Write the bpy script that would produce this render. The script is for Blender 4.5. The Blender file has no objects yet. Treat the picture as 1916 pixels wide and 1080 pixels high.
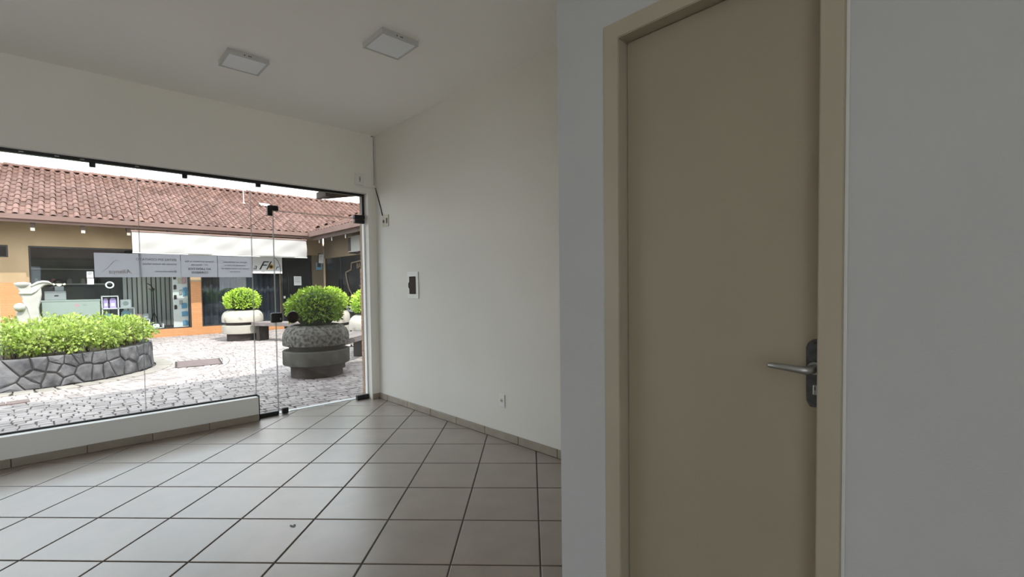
import bpy, bmesh, math, random
from mathutils import Vector, Matrix
random.seed(7)
sc = bpy.context.scene
COL = sc.collection

# ------------------------------------------------------------------ camera
cam_data = bpy.data.cameras.new('camera')
cam = bpy.data.objects.new('camera', cam_data); COL.objects.link(cam)
A, PITCH, ROLL, CAMH = 0.81196, 0.03392, -0.01291, 1.3329
B = A - math.pi / 2
right = Vector((math.sin(A), math.sin(B), 0)); fwd = Vector((math.cos(A), math.cos(B), 0)); down = Vector((0, 0, -1))
cp, sp, cr, sr = math.cos(PITCH), math.sin(PITCH), math.cos(ROLL), math.sin(ROLL)
ax_d0 = down * cp - fwd * sp
ax_z = down * sp + fwd * cp
ax_x = right * cr - ax_d0 * sr
ax_y = right * sr + ax_d0 * cr
cam.matrix_world = Matrix(((ax_x.x, -ax_y.x, -ax_z.x, 0), (ax_x.y, -ax_y.y, -ax_z.y, 0), (ax_x.z, -ax_y.z, -ax_z.z, CAMH), (0, 0, 0, 1)))
cam_data.sensor_width = 36.0
cam_data.lens = 36.0 * 885.18 / 1916
cam_data.shift_y = 23.69 / 1916
cam_data.clip_start = 0.02
sc.camera = cam

# ------------------------------------------------------------------ sky, sun, exposure
world = bpy.data.worlds.new('world'); sc.world = world; world.use_nodes = True
wn, wl = world.node_tree.nodes, world.node_tree.links
bg = wn['Background']
tc = wn.new('ShaderNodeTexCoord'); nz = wn.new('ShaderNodeTexNoise'); rp = wn.new('ShaderNodeValToRGB')
nz.inputs['Scale'].default_value = 2.6; nz.inputs['Detail'].default_value = 5
rp.color_ramp.elements[0].position = .40; rp.color_ramp.elements[0].color = (.70, .86, 1, 1)
rp.color_ramp.elements[1].position = .58; rp.color_ramp.elements[1].color = (1, 1, 1, 1)
wl.new(tc.outputs['Generated'], nz.inputs['Vector']); wl.new(nz.outputs['Fac'], rp.inputs['Fac'])
wl.new(rp.outputs['Color'], bg.inputs['Color'])
bg.inputs['Strength'].default_value = 3.1
sun_d = bpy.data.lights.new('sun', 'SUN'); sun = bpy.data.objects.new('sun', sun_d); COL.objects.link(sun)
sun_d.energy = 4.2; sun_d.angle = math.radians(0.6); sun_d.color = (1, .965, .90)
sun.location = (0, -10, 30)
sun.rotation_euler = Vector((-.10, .61, -.80)).to_track_quat('-Z', 'Y').to_euler()
vs = sc.view_settings
vs.view_transform = 'Standard'; vs.look = 'None'; vs.gamma = 1; vs.use_curve_mapping = False
vs.exposure = 0.22
sc.cycles.max_bounces = 16; sc.cycles.diffuse_bounces = 8; sc.cycles.transparent_max_bounces = 24
sc.cycles.caustics_reflective = False; sc.cycles.caustics_refractive = False

# ------------------------------------------------------------------ materials
def mat(name, col, rough=.6, col2=None, scale=6.0, bump=0.0, bscale=60.0, metal=0.0, spec=.5, vary=0.0, transl=0.0, detail=4, lo=.35, hi=.65):
    m = bpy.data.materials.new(name); m.use_nodes = True
    N, L = m.node_tree.nodes, m.node_tree.links
    p = N['Principled BSDF']; out = N['Material Output']
    p.inputs['Roughness'].default_value = rough; p.inputs['Metallic'].default_value = metal
    p.inputs['Specular IOR Level'].default_value = spec
    t = N.new('ShaderNodeTexCoord')
    src = None
    c1 = (*col, 1)
    if col2 is not None:
        n = N.new('ShaderNodeTexNoise'); n.inputs['Scale'].default_value = scale; n.inputs['Detail'].default_value = detail
        r = N.new('ShaderNodeValToRGB')
        r.color_ramp.elements[0].color = c1; r.color_ramp.elements[1].color = (*col2, 1)
        r.color_ramp.elements[0].position = lo; r.color_ramp.elements[1].position = hi
        g = N.new('ShaderNodeNewGeometry')
        L.new(g.outputs['Position'], n.inputs['Vector']); L.new(n.outputs['Fac'], r.inputs['Fac']); src = r.outputs['Color']
    if vary > 0:
        g = N.new('ShaderNodeNewGeometry'); oi = N.new('ShaderNodeObjectInfo')
        ad = N.new('ShaderNodeMath'); ad.operation = 'ADD'; fr = N.new('ShaderNodeMath'); fr.operation = 'FRACT'
        L.new(g.outputs['Random Per Island'], ad.inputs[0]); L.new(oi.outputs['Random'], ad.inputs[1]); L.new(ad.outputs[0], fr.inputs[0])
        mr = N.new('ShaderNodeMapRange'); mr.inputs['To Min'].default_value = 1 - vary; mr.inputs['To Max'].default_value = 1 + vary
        L.new(fr.outputs[0], mr.inputs['Value'])
        h = N.new('ShaderNodeHueSaturation')
        h.inputs['Color'].default_value = c1
        if src is not None: L.new(src, h.inputs['Color'])
        L.new(mr.outputs[0], h.inputs['Value']); src = h.outputs['Color']
    if src is not None: L.new(src, p.inputs['Base Color'])
    else: p.inputs['Base Color'].default_value = c1
    if bump > 0:
        n2 = N.new('ShaderNodeTexNoise'); n2.inputs['Scale'].default_value = bscale; n2.inputs['Detail'].default_value = 6
        b = N.new('ShaderNodeBump'); b.inputs['Strength'].default_value = bump; b.inputs['Distance'].default_value = .01
        L.new(t.outputs['Object'], n2.inputs['Vector']); L.new(n2.outputs['Fac'], b.inputs['Height']); L.new(b.outputs['Normal'], p.inputs['Normal'])
    if transl > 0:
        tr = N.new('ShaderNodeBsdfTranslucent'); mx = N.new('ShaderNodeMixShader'); mx.inputs[0].default_value = transl
        if src is not None: L.new(src, tr.inputs['Color'])
        else: tr.inputs['Color'].default_value = c1
        L.new(p.outputs[0], mx.inputs[1]); L.new(tr.outputs[0], mx.inputs[2]); L.new(mx.outputs[0], out.inputs['Surface'])
    return m

def glass(name, tint, ior=1.45):
    m = bpy.data.materials.new(name); m.use_nodes = True
    N, L = m.node_tree.nodes, m.node_tree.links
    N.remove(N['Principled BSDF'])
    t = N.new('ShaderNodeBsdfTransparent'); t.inputs['Color'].default_value = (*tint, 1)
    g = N.new('ShaderNodeBsdfGlossy'); g.inputs['Roughness'].default_value = .0
    f = N.new('ShaderNodeFresnel'); ge = N.new('ShaderNodeNewGeometry'); mi = N.new('ShaderNodeMapRange')
    mi.inputs['To Min'].default_value = ior; mi.inputs['To Max'].default_value = 1 / ior      # the far face sees the same thin sheet
    L.new(ge.outputs['Backfacing'], mi.inputs['Value']); L.new(mi.outputs[0], f.inputs['IOR'])
    x = N.new('ShaderNodeMixShader')
    L.new(f.outputs[0], x.inputs[0]); L.new(t.outputs[0], x.inputs[1]); L.new(g.outputs[0], x.inputs[2])
    L.new(x.outputs[0], N['Material Output'].inputs['Surface'])
    return m

def brickmat(name, c1, c2, mortar, bw, bh, ms=.02):
    m = mat(name, c1, .55)
    N, L = m.node_tree.nodes, m.node_tree.links
    b = N.new('ShaderNodeTexBrick'); b.inputs['Color1'].default_value = (*c1, 1); b.inputs['Color2'].default_value = (*c2, 1)
    b.inputs['Mortar'].default_value = (*mortar, 1); b.inputs['Scale'].default_value = 1
    b.inputs['Brick Width'].default_value = bw; b.inputs['Row Height'].default_value = bh; b.inputs['Mortar Size'].default_value = ms * bh * 4
    g = N.new('ShaderNodeNewGeometry'); s = N.new('ShaderNodeSeparateXYZ'); c = N.new('ShaderNodeCombineXYZ'); a = N.new('ShaderNodeMath')
    L.new(g.outputs['Position'], s.inputs[0]); L.new(s.outputs['X'], a.inputs[0]); L.new(s.outputs['Y'], a.inputs[1])
    L.new(a.outputs[0], c.inputs['X']); L.new(s.outputs['Z'], c.inputs['Y']); L.new(c.outputs[0], b.inputs['Vector'])
    L.new(b.outputs['Color'], N['Principled BSDF'].inputs['Base Color'])
    return m

M = {}
M['wall'] = mat('warm_white_paint', (.86, .84, .78), .75, (.88, .86, .805), 1.5, .12, 180)
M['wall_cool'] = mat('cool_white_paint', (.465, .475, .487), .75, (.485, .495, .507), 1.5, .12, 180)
M['ceil'] = mat('ceiling_paint', (.91, .90, .87), .85, (.925, .915, .885), 1.2, .08, 150)
M['tile'] = mat('floor_tile', (.285, .24, .20), .38, (.325, .275, .23), 5.0, .03, 220, spec=.55, vary=.04)
p_ = M['tile'].node_tree.nodes['Principled BSDF']; p_.inputs['Coat Weight'].default_value = .8; p_.inputs['Coat Roughness'].default_value = .30; p_.inputs['Coat IOR'].default_value = 1.5
M['grout'] = mat('grout', (.11, .095, .08), .9)
M['skirt'] = mat('skirting_tile', (.31, .26, .205), .4, (.36, .31, .25), 9, vary=.05)
M['door'] = mat('cream_enamel', (.315, .275, .21), .42, (.333, .29, .22), 2.5, .05, 90)
M['frame'] = mat('cream_frame_enamel', (.385, .345, .27), .4, (.405, .365, .285), 3, .04, 90)
M['steel'] = mat('brushed_steel', (.36, .365, .36), .42, metal=.9)
M['plate'] = mat('aged_steel_plate', (.05, .052, .055), .5, (.09, .092, .095), 60, metal=.3)
M['black'] = mat('black_metal', (.012, .011, .012), .38)
M['dark'] = mat('dark_plastic', (.02, .018, .017), .5)
M['bead'] = mat('filler_bead', (.60, .60, .585), .7)
M['scuff'] = mat('scuff', (.10, .09, .085), .6)
M['sill'] = mat('sill_paint', (.92, .915, .89), .55)
M['lamp_frame'] = mat('lamp_frame_shade_grey', (.56, .56, .55), .5)  # grey stands in for the shaded side of the frame
M['white'] = mat('white_plastic', (.80, .80, .77), .4)
M['white_matte'] = mat('white_painted', (.82, .82, .80), .6)
M['beige'] = mat('aged_beige_plastic', (.58, .53, .42), .5)
M['brown'] = mat('smoked_brown_plastic', (.035, .022, .017), .6, spec=.15)
M['knob'] = mat('dark_brown_knob', (.018, .008, .006), .3)
M['diff'] = mat('lamp_diffuser', (.84, .87, .90), .5)
M['glass'] = glass('clear_glass', (.975, .982, .980))
M['glass2'] = glass('shop_glass', (.90, .93, .93), 1.5)
M['edge'] = mat('glass_edge', (.30, .34, .33), .3)
M['paper'] = mat('backlit_paper', (.74, .74, .765), .8, transl=.72)
M['ink'] = mat('print_ink', (.36, .36, .38), .8, transl=.45)
M['ink_faint'] = mat('faint_print', (.62, .58, .54), .8, transl=.65)
M['ink_black'] = mat('black_ink', (.02, .022, .03), .6)
M['cobble'] = mat('cobble_stone', (.285, .25, .237), .75, (.39, .345, .328), 3.0, .5, 30, vary=.18)
M['joint'] = mat('sand_joint', (.075, .066, .06), .95, (.13, .115, .105), 4)
M['kerb'] = mat('pale_paver', (.27, .245, .215), .75, (.33, .305, .27), 6, .3, 40, vary=.08)
M['basalt'] = mat('grey_basalt', (.06, .06, .066), .8, (.17, .167, .172), 5.5, .7, 22, vary=.18)
M['mortar'] = mat('dark_mortar', (.035, .033, .032), .95)
M['soil'] = mat('soil', (.06, .045, .03), 1.0)
M['leaf'] = mat('hedge_leaf', (.25, .37, .05), .5, (.46, .56, .15), 3.0, vary=.45, transl=.35)
M['leaf2'] = mat('boxwood_leaf', (.36, .56, .04), .5, (.54, .72, .11), 4.0, vary=.40, transl=.3)
M['petal'] = mat('pale_petal', (.80, .78, .62), .6, transl=.3)
M['twig'] = mat('twig', (.10, .07, .04), .9)
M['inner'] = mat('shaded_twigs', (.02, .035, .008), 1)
M['conc'] = mat('pale_concrete', (.40, .375, .32), .85, (.47, .445, .385), 3.5, .4, 30)
M['conc_top'] = mat('stained_pale_concrete', (.20, .18, .15), .9, (.47, .44, .38), 6.0, .5, 34, lo=.28, hi=.44)
M['conc_old'] = mat('near_planter_concrete', (.075, .07, .06), .9, (.125, .12, .105), 4.5, .4, 30, spec=.1)  # darker concrete for the planter nearest the glass door
M['conc_old_top'] = mat('mottled_near_planter_concrete', (.05, .046, .04), .9, (.20, .19, .17), 22.0, .8, 40, lo=.36, hi=.64, spec=.1)
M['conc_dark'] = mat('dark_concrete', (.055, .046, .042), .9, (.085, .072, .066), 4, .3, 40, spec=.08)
M['bench'] = mat('weathered_bench_wood', (.15, .125, .12), .8, (.22, .19, .18), 9, .3, 40, vary=.12)
M['statue'] = mat('white_stone', (.50, .485, .455), .7, (.43, .415, .385), 7, .2, 30)
M['plaster'] = mat('tan_plaster', (.37, .265, .15), .85, (.44, .325, .195), 1.6, .2, 50)
M['plaster_dim'] = mat('shaded_tan_plaster', (.16, .12, .075), .85, (.20, .15, .095), 1.6, .2, 50)  # tan plaster darkened to carry the shade under the wing's eave
M['paving'] = mat('bounce_paving', (.46, .445, .42), .85, (.52, .505, .48), 1.5)
M['leaf3'] = mat('shaded_boxwood_leaf', (.14, .25, .016), .5, (.27, .40, .035), 4.0, vary=.30, transl=.2)  # darker boxwood leaf for the near ball, its shade put into the colour
M['wall_long'] = mat('long_wall_paint', (.765, .742, .685), .75, (.785, .762, .705), 1.5, .12, 180)
M['orange'] = brickmat('orange_wall_tile', (.50, .225, .085), (.55, .255, .105), (.38, .20, .10), .24, .062)
M['pilaster'] = mat('brown_facing_tile', (.36, .20, .12), .5, (.42, .25, .16), 20, vary=.15)
M['clay'] = mat('clay_roof_tile', (.118, .058, .042), .8, (.185, .103, .080), 2.2, .3, 30, vary=.16, detail=6)
M['gutter'] = mat('pinkish_gutter', (.20, .12, .10), .6, (.25, .16, .135), 2)
M['wood'] = mat('dark_rafter_wood', (.055, .033, .025), .7, (.08, .05, .038), 12)
M['awning'] = mat('white_awning_cloth', (.44, .42, .40), .7, transl=.10)
M['wframe'] = mat('dark_window_frame', (.03, .028, .026), .5)
M['darkglass'] = mat('black_shop_panel', (.012, .013, .015), .22)
M['curtain'] = mat('dark_blue_curtain', (.035, .042, .06), .9)
M['shop_in'] = mat('shop_interior', (.16, .17, .175), .9, (.24, .245, .24), 2)
M['slat'] = mat('grey_blind', (.78, .78, .72), .8)
M['counter'] = mat('grey_green_counter', (.46, .50, .455), .5)
M['box_grey'] = mat('grey_box', (.40, .40, .40), .6)
M['lav'] = mat('lavender_card', (.55, .40, .72), .6)
M['blue'] = mat('blue_pack', (.12, .36, .58), .4)
M['pink'] = mat('pink_pack', (.70, .38, .42), .5)
M['tealp'] = mat('teal_print', (.16, .30, .36), .5)
M['aircon'] = mat('aircon_shell', (.30, .295, .275), .6)
M['gold'] = mat('dull_gold_line', (.15, .11, .07), .6)
M['yellow'] = mat('sunflower_petal', (.72, .46, .10), .6)
M['iron'] = mat('rusty_cover', (.13, .095, .088), .8, (.17, .13, .12), 8, .3, 40)
M['sky_blue'] = mat('blue_sticker', (.16, .34, .46), .5)
def emis(name, col, s):
    m = bpy.data.materials.new(name); m.use_nodes = True; p = m.node_tree.nodes['Principled BSDF']
    p.inputs['Base Color'].default_value = (*col, 1); p.inputs['Emission Color'].default_value = (*col, 1); p.inputs['Emission Strength'].default_value = s
    return m
M['led'] = emis('lit_ring', (1, 1, 1), 1.0)
M['bulb'] = emis('warm_bulb', (1, .95, .75), 1.2)

# ------------------------------------------------------------------ helpers
def obj(name, bm, m, parent=None, smooth=False):
    if isinstance(bm, bpy.types.Mesh): me = bm
    else:
        me = bpy.data.meshes.new(name); bm.to_mesh(me); bm.free()
        if smooth:
            for p in me.polygons: p.use_smooth = True
        me.materials.append(M[m] if isinstance(m, str) else m)
    o = bpy.data.objects.new(name, me); COL.objects.link(o)
    if parent is not None: o.parent = parent
    return o
def tag(o, label, cat=None, group=None, kind=None):
    o['label'] = label
    if cat: o['category'] = cat
    if group: o['group'] = group
    if kind: o['kind'] = kind
    return o
def thing(name, label, cat, loc=(0, 0, 0), rz=0, group=None, kind=None):
    o = bpy.data.objects.new(name, None); COL.objects.link(o); o.empty_display_size = .1
    o.location = loc; o.rotation_euler = (0, 0, rz)
    return tag(o, label, cat, group, kind)
def bbox(x0, x1, y0, y1, z0, z1, bev=0.0, seg=1, bm=None):
    b = bmesh.new()
    vs_ = [b.verts.new((x, y, z)) for x in (x0, x1) for y in (y0, y1) for z in (z0, z1)]
    for f in ((0, 1, 3, 2), (4, 6, 7, 5), (0, 4, 5, 1), (2, 3, 7, 6), (0, 2, 6, 4), (1, 5, 7, 3)): b.faces.new([vs_[i] for i in f])
    bmesh.ops.recalc_face_normals(b, faces=b.faces)
    if bev > 0: bmesh.ops.bevel(b, geom=list(b.edges), offset=bev, segments=seg, profile=.5, affect='EDGES')
    if bm is not None: merge(bm, b); return bm
    return b
def merge(dst, src):
    me = bpy.data.meshes.new('tmp'); src.to_mesh(me); src.free(); dst.from_mesh(me); bpy.data.meshes.remove(me)
def prism(poly, axis, a0, a1, bev=0):
    """poly: 2D points; axis 'x' -> (y,z), 'y' -> (x,z), 'z' -> (x,y)"""
    b = bmesh.new()
    def P(p, a): return {'x': (a, p[0], p[1]), 'y': (p[0], a, p[1]), 'z': (p[0], p[1], a)}[axis]
    v0 = [b.verts.new(P(p, a0)) for p in poly]; v1 = [b.verts.new(P(p, a1)) for p in poly]
    b.faces.new(v0); b.faces.new(v1[::-1]); n = len(poly)
    for i in range(n): b.faces.new((v0[i], v1[i], v1[(i + 1) % n], v0[(i + 1) % n]))
    bmesh.ops.recalc_face_normals(b, faces=b.faces)
    if bev > 0: bmesh.ops.bevel(b, geom=list(b.edges), offset=bev, segments=2, affect='EDGES')
    return b
def lathe(prof, seg=32, cx=0, cy=0, cz=0, axis='z'):
    b = bmesh.new(); rings = []
    for r, z in prof:
        ring = []
        for i in range(seg):
            a = 2 * math.pi * i / seg; u, v = r * math.cos(a), r * math.sin(a)
            p = {'z': (u, v, z), 'y': (u, z, v), 'x': (z, u, v)}[axis]
            ring.append(b.verts.new((cx + p[0], cy + p[1], cz + p[2])))
        rings.append(ring)
    for a_, b_ in zip(rings, rings[1:]):
        for i in range(seg): b.faces.new((a_[i], a_[(i + 1) % seg], b_[(i + 1) % seg], b_[i]))
    if prof[0][0] > 1e-6: b.faces.new(rings[0][::-1])
    if prof[-1][0] > 1e-6: b.faces.new(rings[-1])
    bmesh.ops.remove_doubles(b, verts=b.verts, dist=1e-6)
    bmesh.ops.recalc_face_normals(b, faces=b.faces)
    return b
def tube(pts, r, seg=8):
    b = bmesh.new(); rings = []
    pts = [Vector(p) for p in pts]
    for i, p in enumerate(pts):
        d = (pts[min(i + 1, len(pts) - 1)] - pts[max(i - 1, 0)]).normalized()
        up = Vector((0, 0, 1)) if abs(d.z) < .9 else Vector((1, 0, 0))
        u = d.cross(up).normalized(); v = d.cross(u)
        rr = r[i] if isinstance(r, (list, tuple)) else r
        rings.append([b.verts.new(p + (u * math.cos(2 * math.pi * k / seg) + v * math.sin(2 * math.pi * k / seg)) * rr) for k in range(seg)])
    for a_, b_ in zip(rings, rings[1:]):
        for i in range(seg): b.faces.new((a_[i], a_[(i + 1) % seg], b_[(i + 1) % seg], b_[i]))
    b.faces.new(rings[0][::-1]); b.faces.new(rings[-1])
    bmesh.ops.recalc_face_normals(b, faces=b.faces)
    return b
def text(name, body, size, m, parent, loc, rot, ext=.0006, align='CENTER', shear=0, sx=1, bold=0):
    cu = bpy.data.curves.new(name, 'FONT'); cu.body = body; cu.size = size; cu.align_x = align; cu.align_y = 'CENTER'
    cu.extrude = ext; cu.shear = shear; cu.resolution_u = 2; cu.offset = bold
    t = bpy.data.objects.new('tmp_text', cu); COL.objects.link(t)
    dg = bpy.context.evaluated_depsgraph_get(); dg.update()
    me = bpy.data.meshes.new_from_object(t.evaluated_get(dg))
    bpy.data.objects.remove(t); bpy.data.curves.remove(cu)
    me.transform(Matrix.LocRotScale(Vector(loc), __import__('mathutils').Euler(rot), Vector((sx, 1, 1))))
    me.materials.clear(); me.materials.append(M[m]); me.name = name
    o = bpy.data.objects.new(name, me); COL.objects.link(o); o.parent = parent
    return o
def pydata(name, v, f, m, parent=None, smooth=False):
    me = bpy.data.meshes.new(name); me.from_pydata(v, [], f); me.update()
    if smooth:
        for p in me.polygons: p.use_smooth = True
    me.materials.append(M[m])
    return obj(name, me, m, parent)

# ================================================================== ROOM SHELL
XR, YF, CH = 2.72, 5.19, 3.11           # right wall, inner front wall, ceiling height
XL, YBK = -3.4, -2.3
YO = 5.36                                # outer face of the front wall
XP, YP = 1.33, 1.147                     # partition face and its end
YG = 5.29                                # glass plane

# floor with diagonal tiles
PITCHT = .43
phi = math.radians(45 - .66)
# tile grid measured on the floor: one grid corner and the two grid directions
g_yaw = .03807
def lvl(rx, fz): return Vector((rx * math.sin(A) + fz * math.cos(A), rx * math.sin(B) + fz * math.cos(B)))
G0 = lvl(.2769 * PITCHT, 5.12387 * PITCHT - .0)
gi = lvl(math.cos(g_yaw), -math.sin(g_yaw)) * PITCHT
gj = lvl(math.sin(g_yaw), math.cos(g_yaw)) * PITCHT
floor = obj('floor', bbox(XL, XR, YBK, YO, -.06, -.004), 'grout')
tag(floor, 'beige ceramic tile floor laid on the diagonal with dark grout', 'floor', kind='structure')
def clip(poly, lim):
    for ax, s, val in lim:
        out = []
        for i in range(len(poly)):
            p, q = poly[i], poly[(i + 1) % len(poly)]
            dp, dq = s * (val - p[ax]), s * (val - q[ax])
            if dp >= 0: out.append(p)
            if dp * dq < 0:
                t = dp / (dp - dq); out.append((p[0] + (q[0] - p[0]) * t, p[1] + (q[1] - p[1]) * t))
        poly = out
        if len(poly) < 3: return []
    return poly
def area(p): return abs(sum(p[i][0] * p[(i + 1) % len(p)][1] - p[(i + 1) % len(p)][0] * p[i][1] for i in range(len(p)))) / 2
gap = .0045
def tile_bm(poly):
    b = bmesh.new()
    c = Vector((sum(p[0] for p in poly) / len(poly), sum(p[1] for p in poly) / len(poly)))
    lo = [b.verts.new((p[0], p[1], -.004)) for p in poly]
    md = [b.verts.new((p[0], p[1], -.0015)) for p in poly]
    def ins(p):
        d = c - Vector(p); return Vector(p) + d.normalized() * min(.004, d.length * .5)
    up = [b.verts.new((*ins(p), 0)) for p in poly]
    n = len(poly)
    for i in range(n):
        j = (i + 1) % n
        b.faces.new((lo[i], lo[j], md[j], md[i])); b.faces.new((md[i], md[j], up[j], up[i]))
    b.faces.new(up)
    bmesh.ops.recalc_face_normals(b, faces=b.faces)
    if b.faces[-1].normal.z < 0: bmesh.ops.reverse_faces(b, faces=b.faces)
    return b
LIM = [(0, 1, XR - .012), (0, -1, XL), (1, 1, YG + .03), (1, -1, YBK)]
gu, gv = gi.normalized(), gj.normalized()
full = None
for i in range(-16, 8):
    for j in range(-20, 10):
        c = G0 + gi * (i + .5) + gj * (j + .5)
        if c.x < XL - .3 or c.x > XR + .3 or c.y < YBK - .3 or c.y > YF + .4: continue
        if c.x > XP + .35 and c.y < YP - .45: continue      # below the little room behind the door
        hw = PITCHT / 2 - gap
        q = [tuple(c + gu * a * hw + gv * b_ * hw) for a, b_ in ((-1, -1), (1, -1), (1, 1), (-1, 1))]
        k = clip(q, LIM)
        if len(k) < 3 or area(k) < .002: continue
        if area(k) > (2 * hw) ** 2 * .999:
            if full is None:
                full = tile_bm([tuple(Vector(p) - c) for p in q]); o = obj('floor_tile', full, 'tile', floor); full = o.data
            else: o = obj('floor_tile', full, 'tile', floor)
            o.location = (c.x, c.y, 0)
        else: obj('floor_tile', tile_bm(k), 'tile', floor)

tag(obj('ceiling', bbox(XL - .15, XR + .15, YBK - .15, YO, CH, CH + .15), 'ceil'), 'plain white painted ceiling of the empty shop', 'ceiling', kind='structure')
tag(obj('wall_right', bbox(XR, XR + .15, YP - .12, YO, 0, CH), 'wall_long'), 'long off-white wall with the fuse box and outlets', 'wall', kind='structure')
tag(obj('wall_left', bbox(XL - .15, XL, YBK - .15, YO, 0, CH), 'wall'), 'plain white side wall opposite the cream door', 'wall', kind='structure')
tag(obj('wall_back', prism([(XL, 0), (XR, 0), (XR, CH), (-3.299, CH), (-3.299, 2.8), (-.85, 2.8), (-.85, .05), (-3.3, .05), (-3.3, CH), (XL, CH)], 'y', YBK - .15, YBK), 'wall'), 'white rear wall with a window added for daylight, facing the shop front', 'wall', kind='structure')
tag(obj('wall_front', prism([(XL, 2.425), (2.62, 2.425), (2.62, 0), (XR, 0), (XR, CH), (XL, CH)], 'y', YF, YO), 'wall'),
    'white header wall above the shop window, with narrow return by the corner', 'wall', kind='structure')
tag(obj('wall_sill', bbox(XL, 1.395, YF + .005, YO, 0, .238, .004), 'sill'), 'low white sill wall below the big shop window', 'wall', kind='structure')
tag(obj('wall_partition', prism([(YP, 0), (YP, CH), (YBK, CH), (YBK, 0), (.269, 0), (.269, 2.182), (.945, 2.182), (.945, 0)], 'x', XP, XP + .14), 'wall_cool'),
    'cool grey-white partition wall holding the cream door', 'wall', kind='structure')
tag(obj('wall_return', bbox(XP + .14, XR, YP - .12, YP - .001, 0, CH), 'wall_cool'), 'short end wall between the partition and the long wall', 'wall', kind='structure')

# skirting tiles
bb = tag(obj('baseboard_right', bbox(XR - .004, XR, YP, YF, .0005, .066), 'grout'), 'beige tile skirting along the long off-white wall', 'baseboard', kind='structure')
ys = [5.185, 4.99, 4.553, 4.105, 3.66, 3.235, 2.805, 2.375, 1.945, 1.515, YP + .002]
for a_, b_ in zip(ys, ys[1:]): obj('skirting_tile', bbox(XR - .012, XR - .003, b_ + .003, a_ - .003, .001, .068, .002), 'skirt', bb)
bf = tag(obj('baseboard_front', bbox(XL, 1.39, YF + .001, YF + .005, .0005, .066), 'grout'), 'beige tile skirting below the shop window sill', 'baseboard', kind='structure')
x = 1.392
while x > XL + .1:
    x2 = max(XL, x - .43); obj('skirting_tile', bbox(x2 + .003, x - .002, YF - .006, YF + .003, .001, .068 + random.uniform(-.002, .002), .002), 'skirt', bf); x = x2
bc = tag(obj('baseboard_corner', bbox(2.628, XR - .013, YF - .009, YF - .0005, .001, .064, .002), 'skirt'), 'short skirting tile at the corner beside the glass door', 'baseboard', kind='structure')

# ------------------------------------------------------------------ cream door
d1 = thing('door_1', 'cream painted flush door with lever handle in grey partition wall', 'door', (0, 0, 0), kind='structure')
fr = obj('door_frame', prism([(.944, 0), (.944, 2.181), (.270, 2.181), (.270, 0), (.322, 0), (.322, 2.126), (.884, 2.126), (.884, 0)], 'x', XP - .006, XP + .14, .0025), 'frame', d1)
obj('door_leaf', bbox(XP + .043, XP + .078, .3235, .8825, .004, 2.1235, .002), 'door', d1)
for nm, y0, y1, z0, z1 in (('door_stop', .866, .884, .004, 2.108), ('door_stop', .322, .338, .004, 2.108)):
    obj(nm, bbox(XP + .080, XP + .12, y0, y1, z0, z1), 'frame', d1)
def outline(pts, n=6):
    return pts
pl = [(.353 - .002, 1.022), (.355, 1.03), (.3565, 1.165), (.352, 1.178), (.342, 1.186), (.333, 1.188), (.3245, 1.186), (.3245, 1.02), (.335, 1.014), (.347, 1.0145)]
hp = obj('lock_plate', prism(pl, 'x', XP + .037, XP + .043, .001), 'plate', d1); tag(hp, 'dull aged steel lock plate')
lv = obj('lever_handle', tube([(XP + .036, .336, 1.114), (XP + .008, .336, 1.114), (XP - .012, .340, 1.114), (XP - .018, .352, 1.1145), (XP - .018, .39, 1.1175), (XP - .018, .425, 1.119), (XP - .0178, .430, 1.119)],
                       [.011, .0105, .0105, .0095, .0085, .0065, .003], 12), 'steel', d1, True); tag(lv, 'satin steel lever handle')
obj('handle_collar', lathe([(.016, -.008), (.016, 0), (.012, .003)], 20, XP + .037, .336, 1.114, 'x'), 'steel', lv)
cy = obj('lock_cylinder', bbox(XP + .034, XP + .0375, .328, .341, 1.045, 1.072, .003, 2), 'steel', d1)
obj('keyhole', bbox(XP + .0335, XP + .0342, .334, .336, 1.058, 1.068), 'black', cy)
obj('plate_screw', lathe([(.003, -.001), (.002, -.0016)], 10, XP + .037, .336, 1.178, 'x'), 'dark', hp)
trp = tag(obj('trim_1', bbox(XP - .002, XP, .2625, .2695, 0, 2.182), 'bead'), 'thin white filler bead beside the cream door frame', 'trim', kind='structure')

sc_ = [(.0, -.028), (.016, -.02), (.03, .004), (.022, .02), (.008, .006), (-.004, .03), (-.016, .012), (-.012, -.012)]
tag(obj('scuff_mark', prism([(.888 + a * .7, 2.746 + b_ * .9) for a, b_ in sc_], 'z', .0002, .0005), 'scuff'), 'small dark scuff mark on a pale floor tile', 'mark')
# ------------------------------------------------------------------ shop window
def pane(o, x0, x1, z0, z1, side=True):
    p = obj('pane', bbox(x0, x1, YG - .004, YG + .004, z0, z1), 'glass', o)
    return p
tops = tag(obj('trim_2', bbox(XL, 2.612, YG - .02, YG + .02, 2.398, 2.425, .001), 'black'), 'black metal track along the top of the shop window', 'trim', kind='structure')
for xx in (-.20, -.0, .15, .505):
    obj('track_screw', bbox(xx - .014, xx + .014, YG - .0215, YG - .019, 2.407, 2.416, .001), 'steel', tops)
sils = tag(obj('trim_3', bbox(XL, 1.398, YG - .012, YG + .012, .238, .252, .001), 'black'), 'black metal channel holding the glass on the sill', 'trim', kind='structure')
edges_ = [1.397, .502, -.393, -1.288, -2.183, -3.078]
names = ['large fixed window pane nearest the glass door', 'large fixed window pane second from the glass door', 'large fixed window pane third from the glass door',
         'large fixed window pane fourth from the glass door', 'large fixed window pane fifth from the glass door']
clipx = [[.853], [.212], [-.8], [-1.7], [-2.6]]
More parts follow.
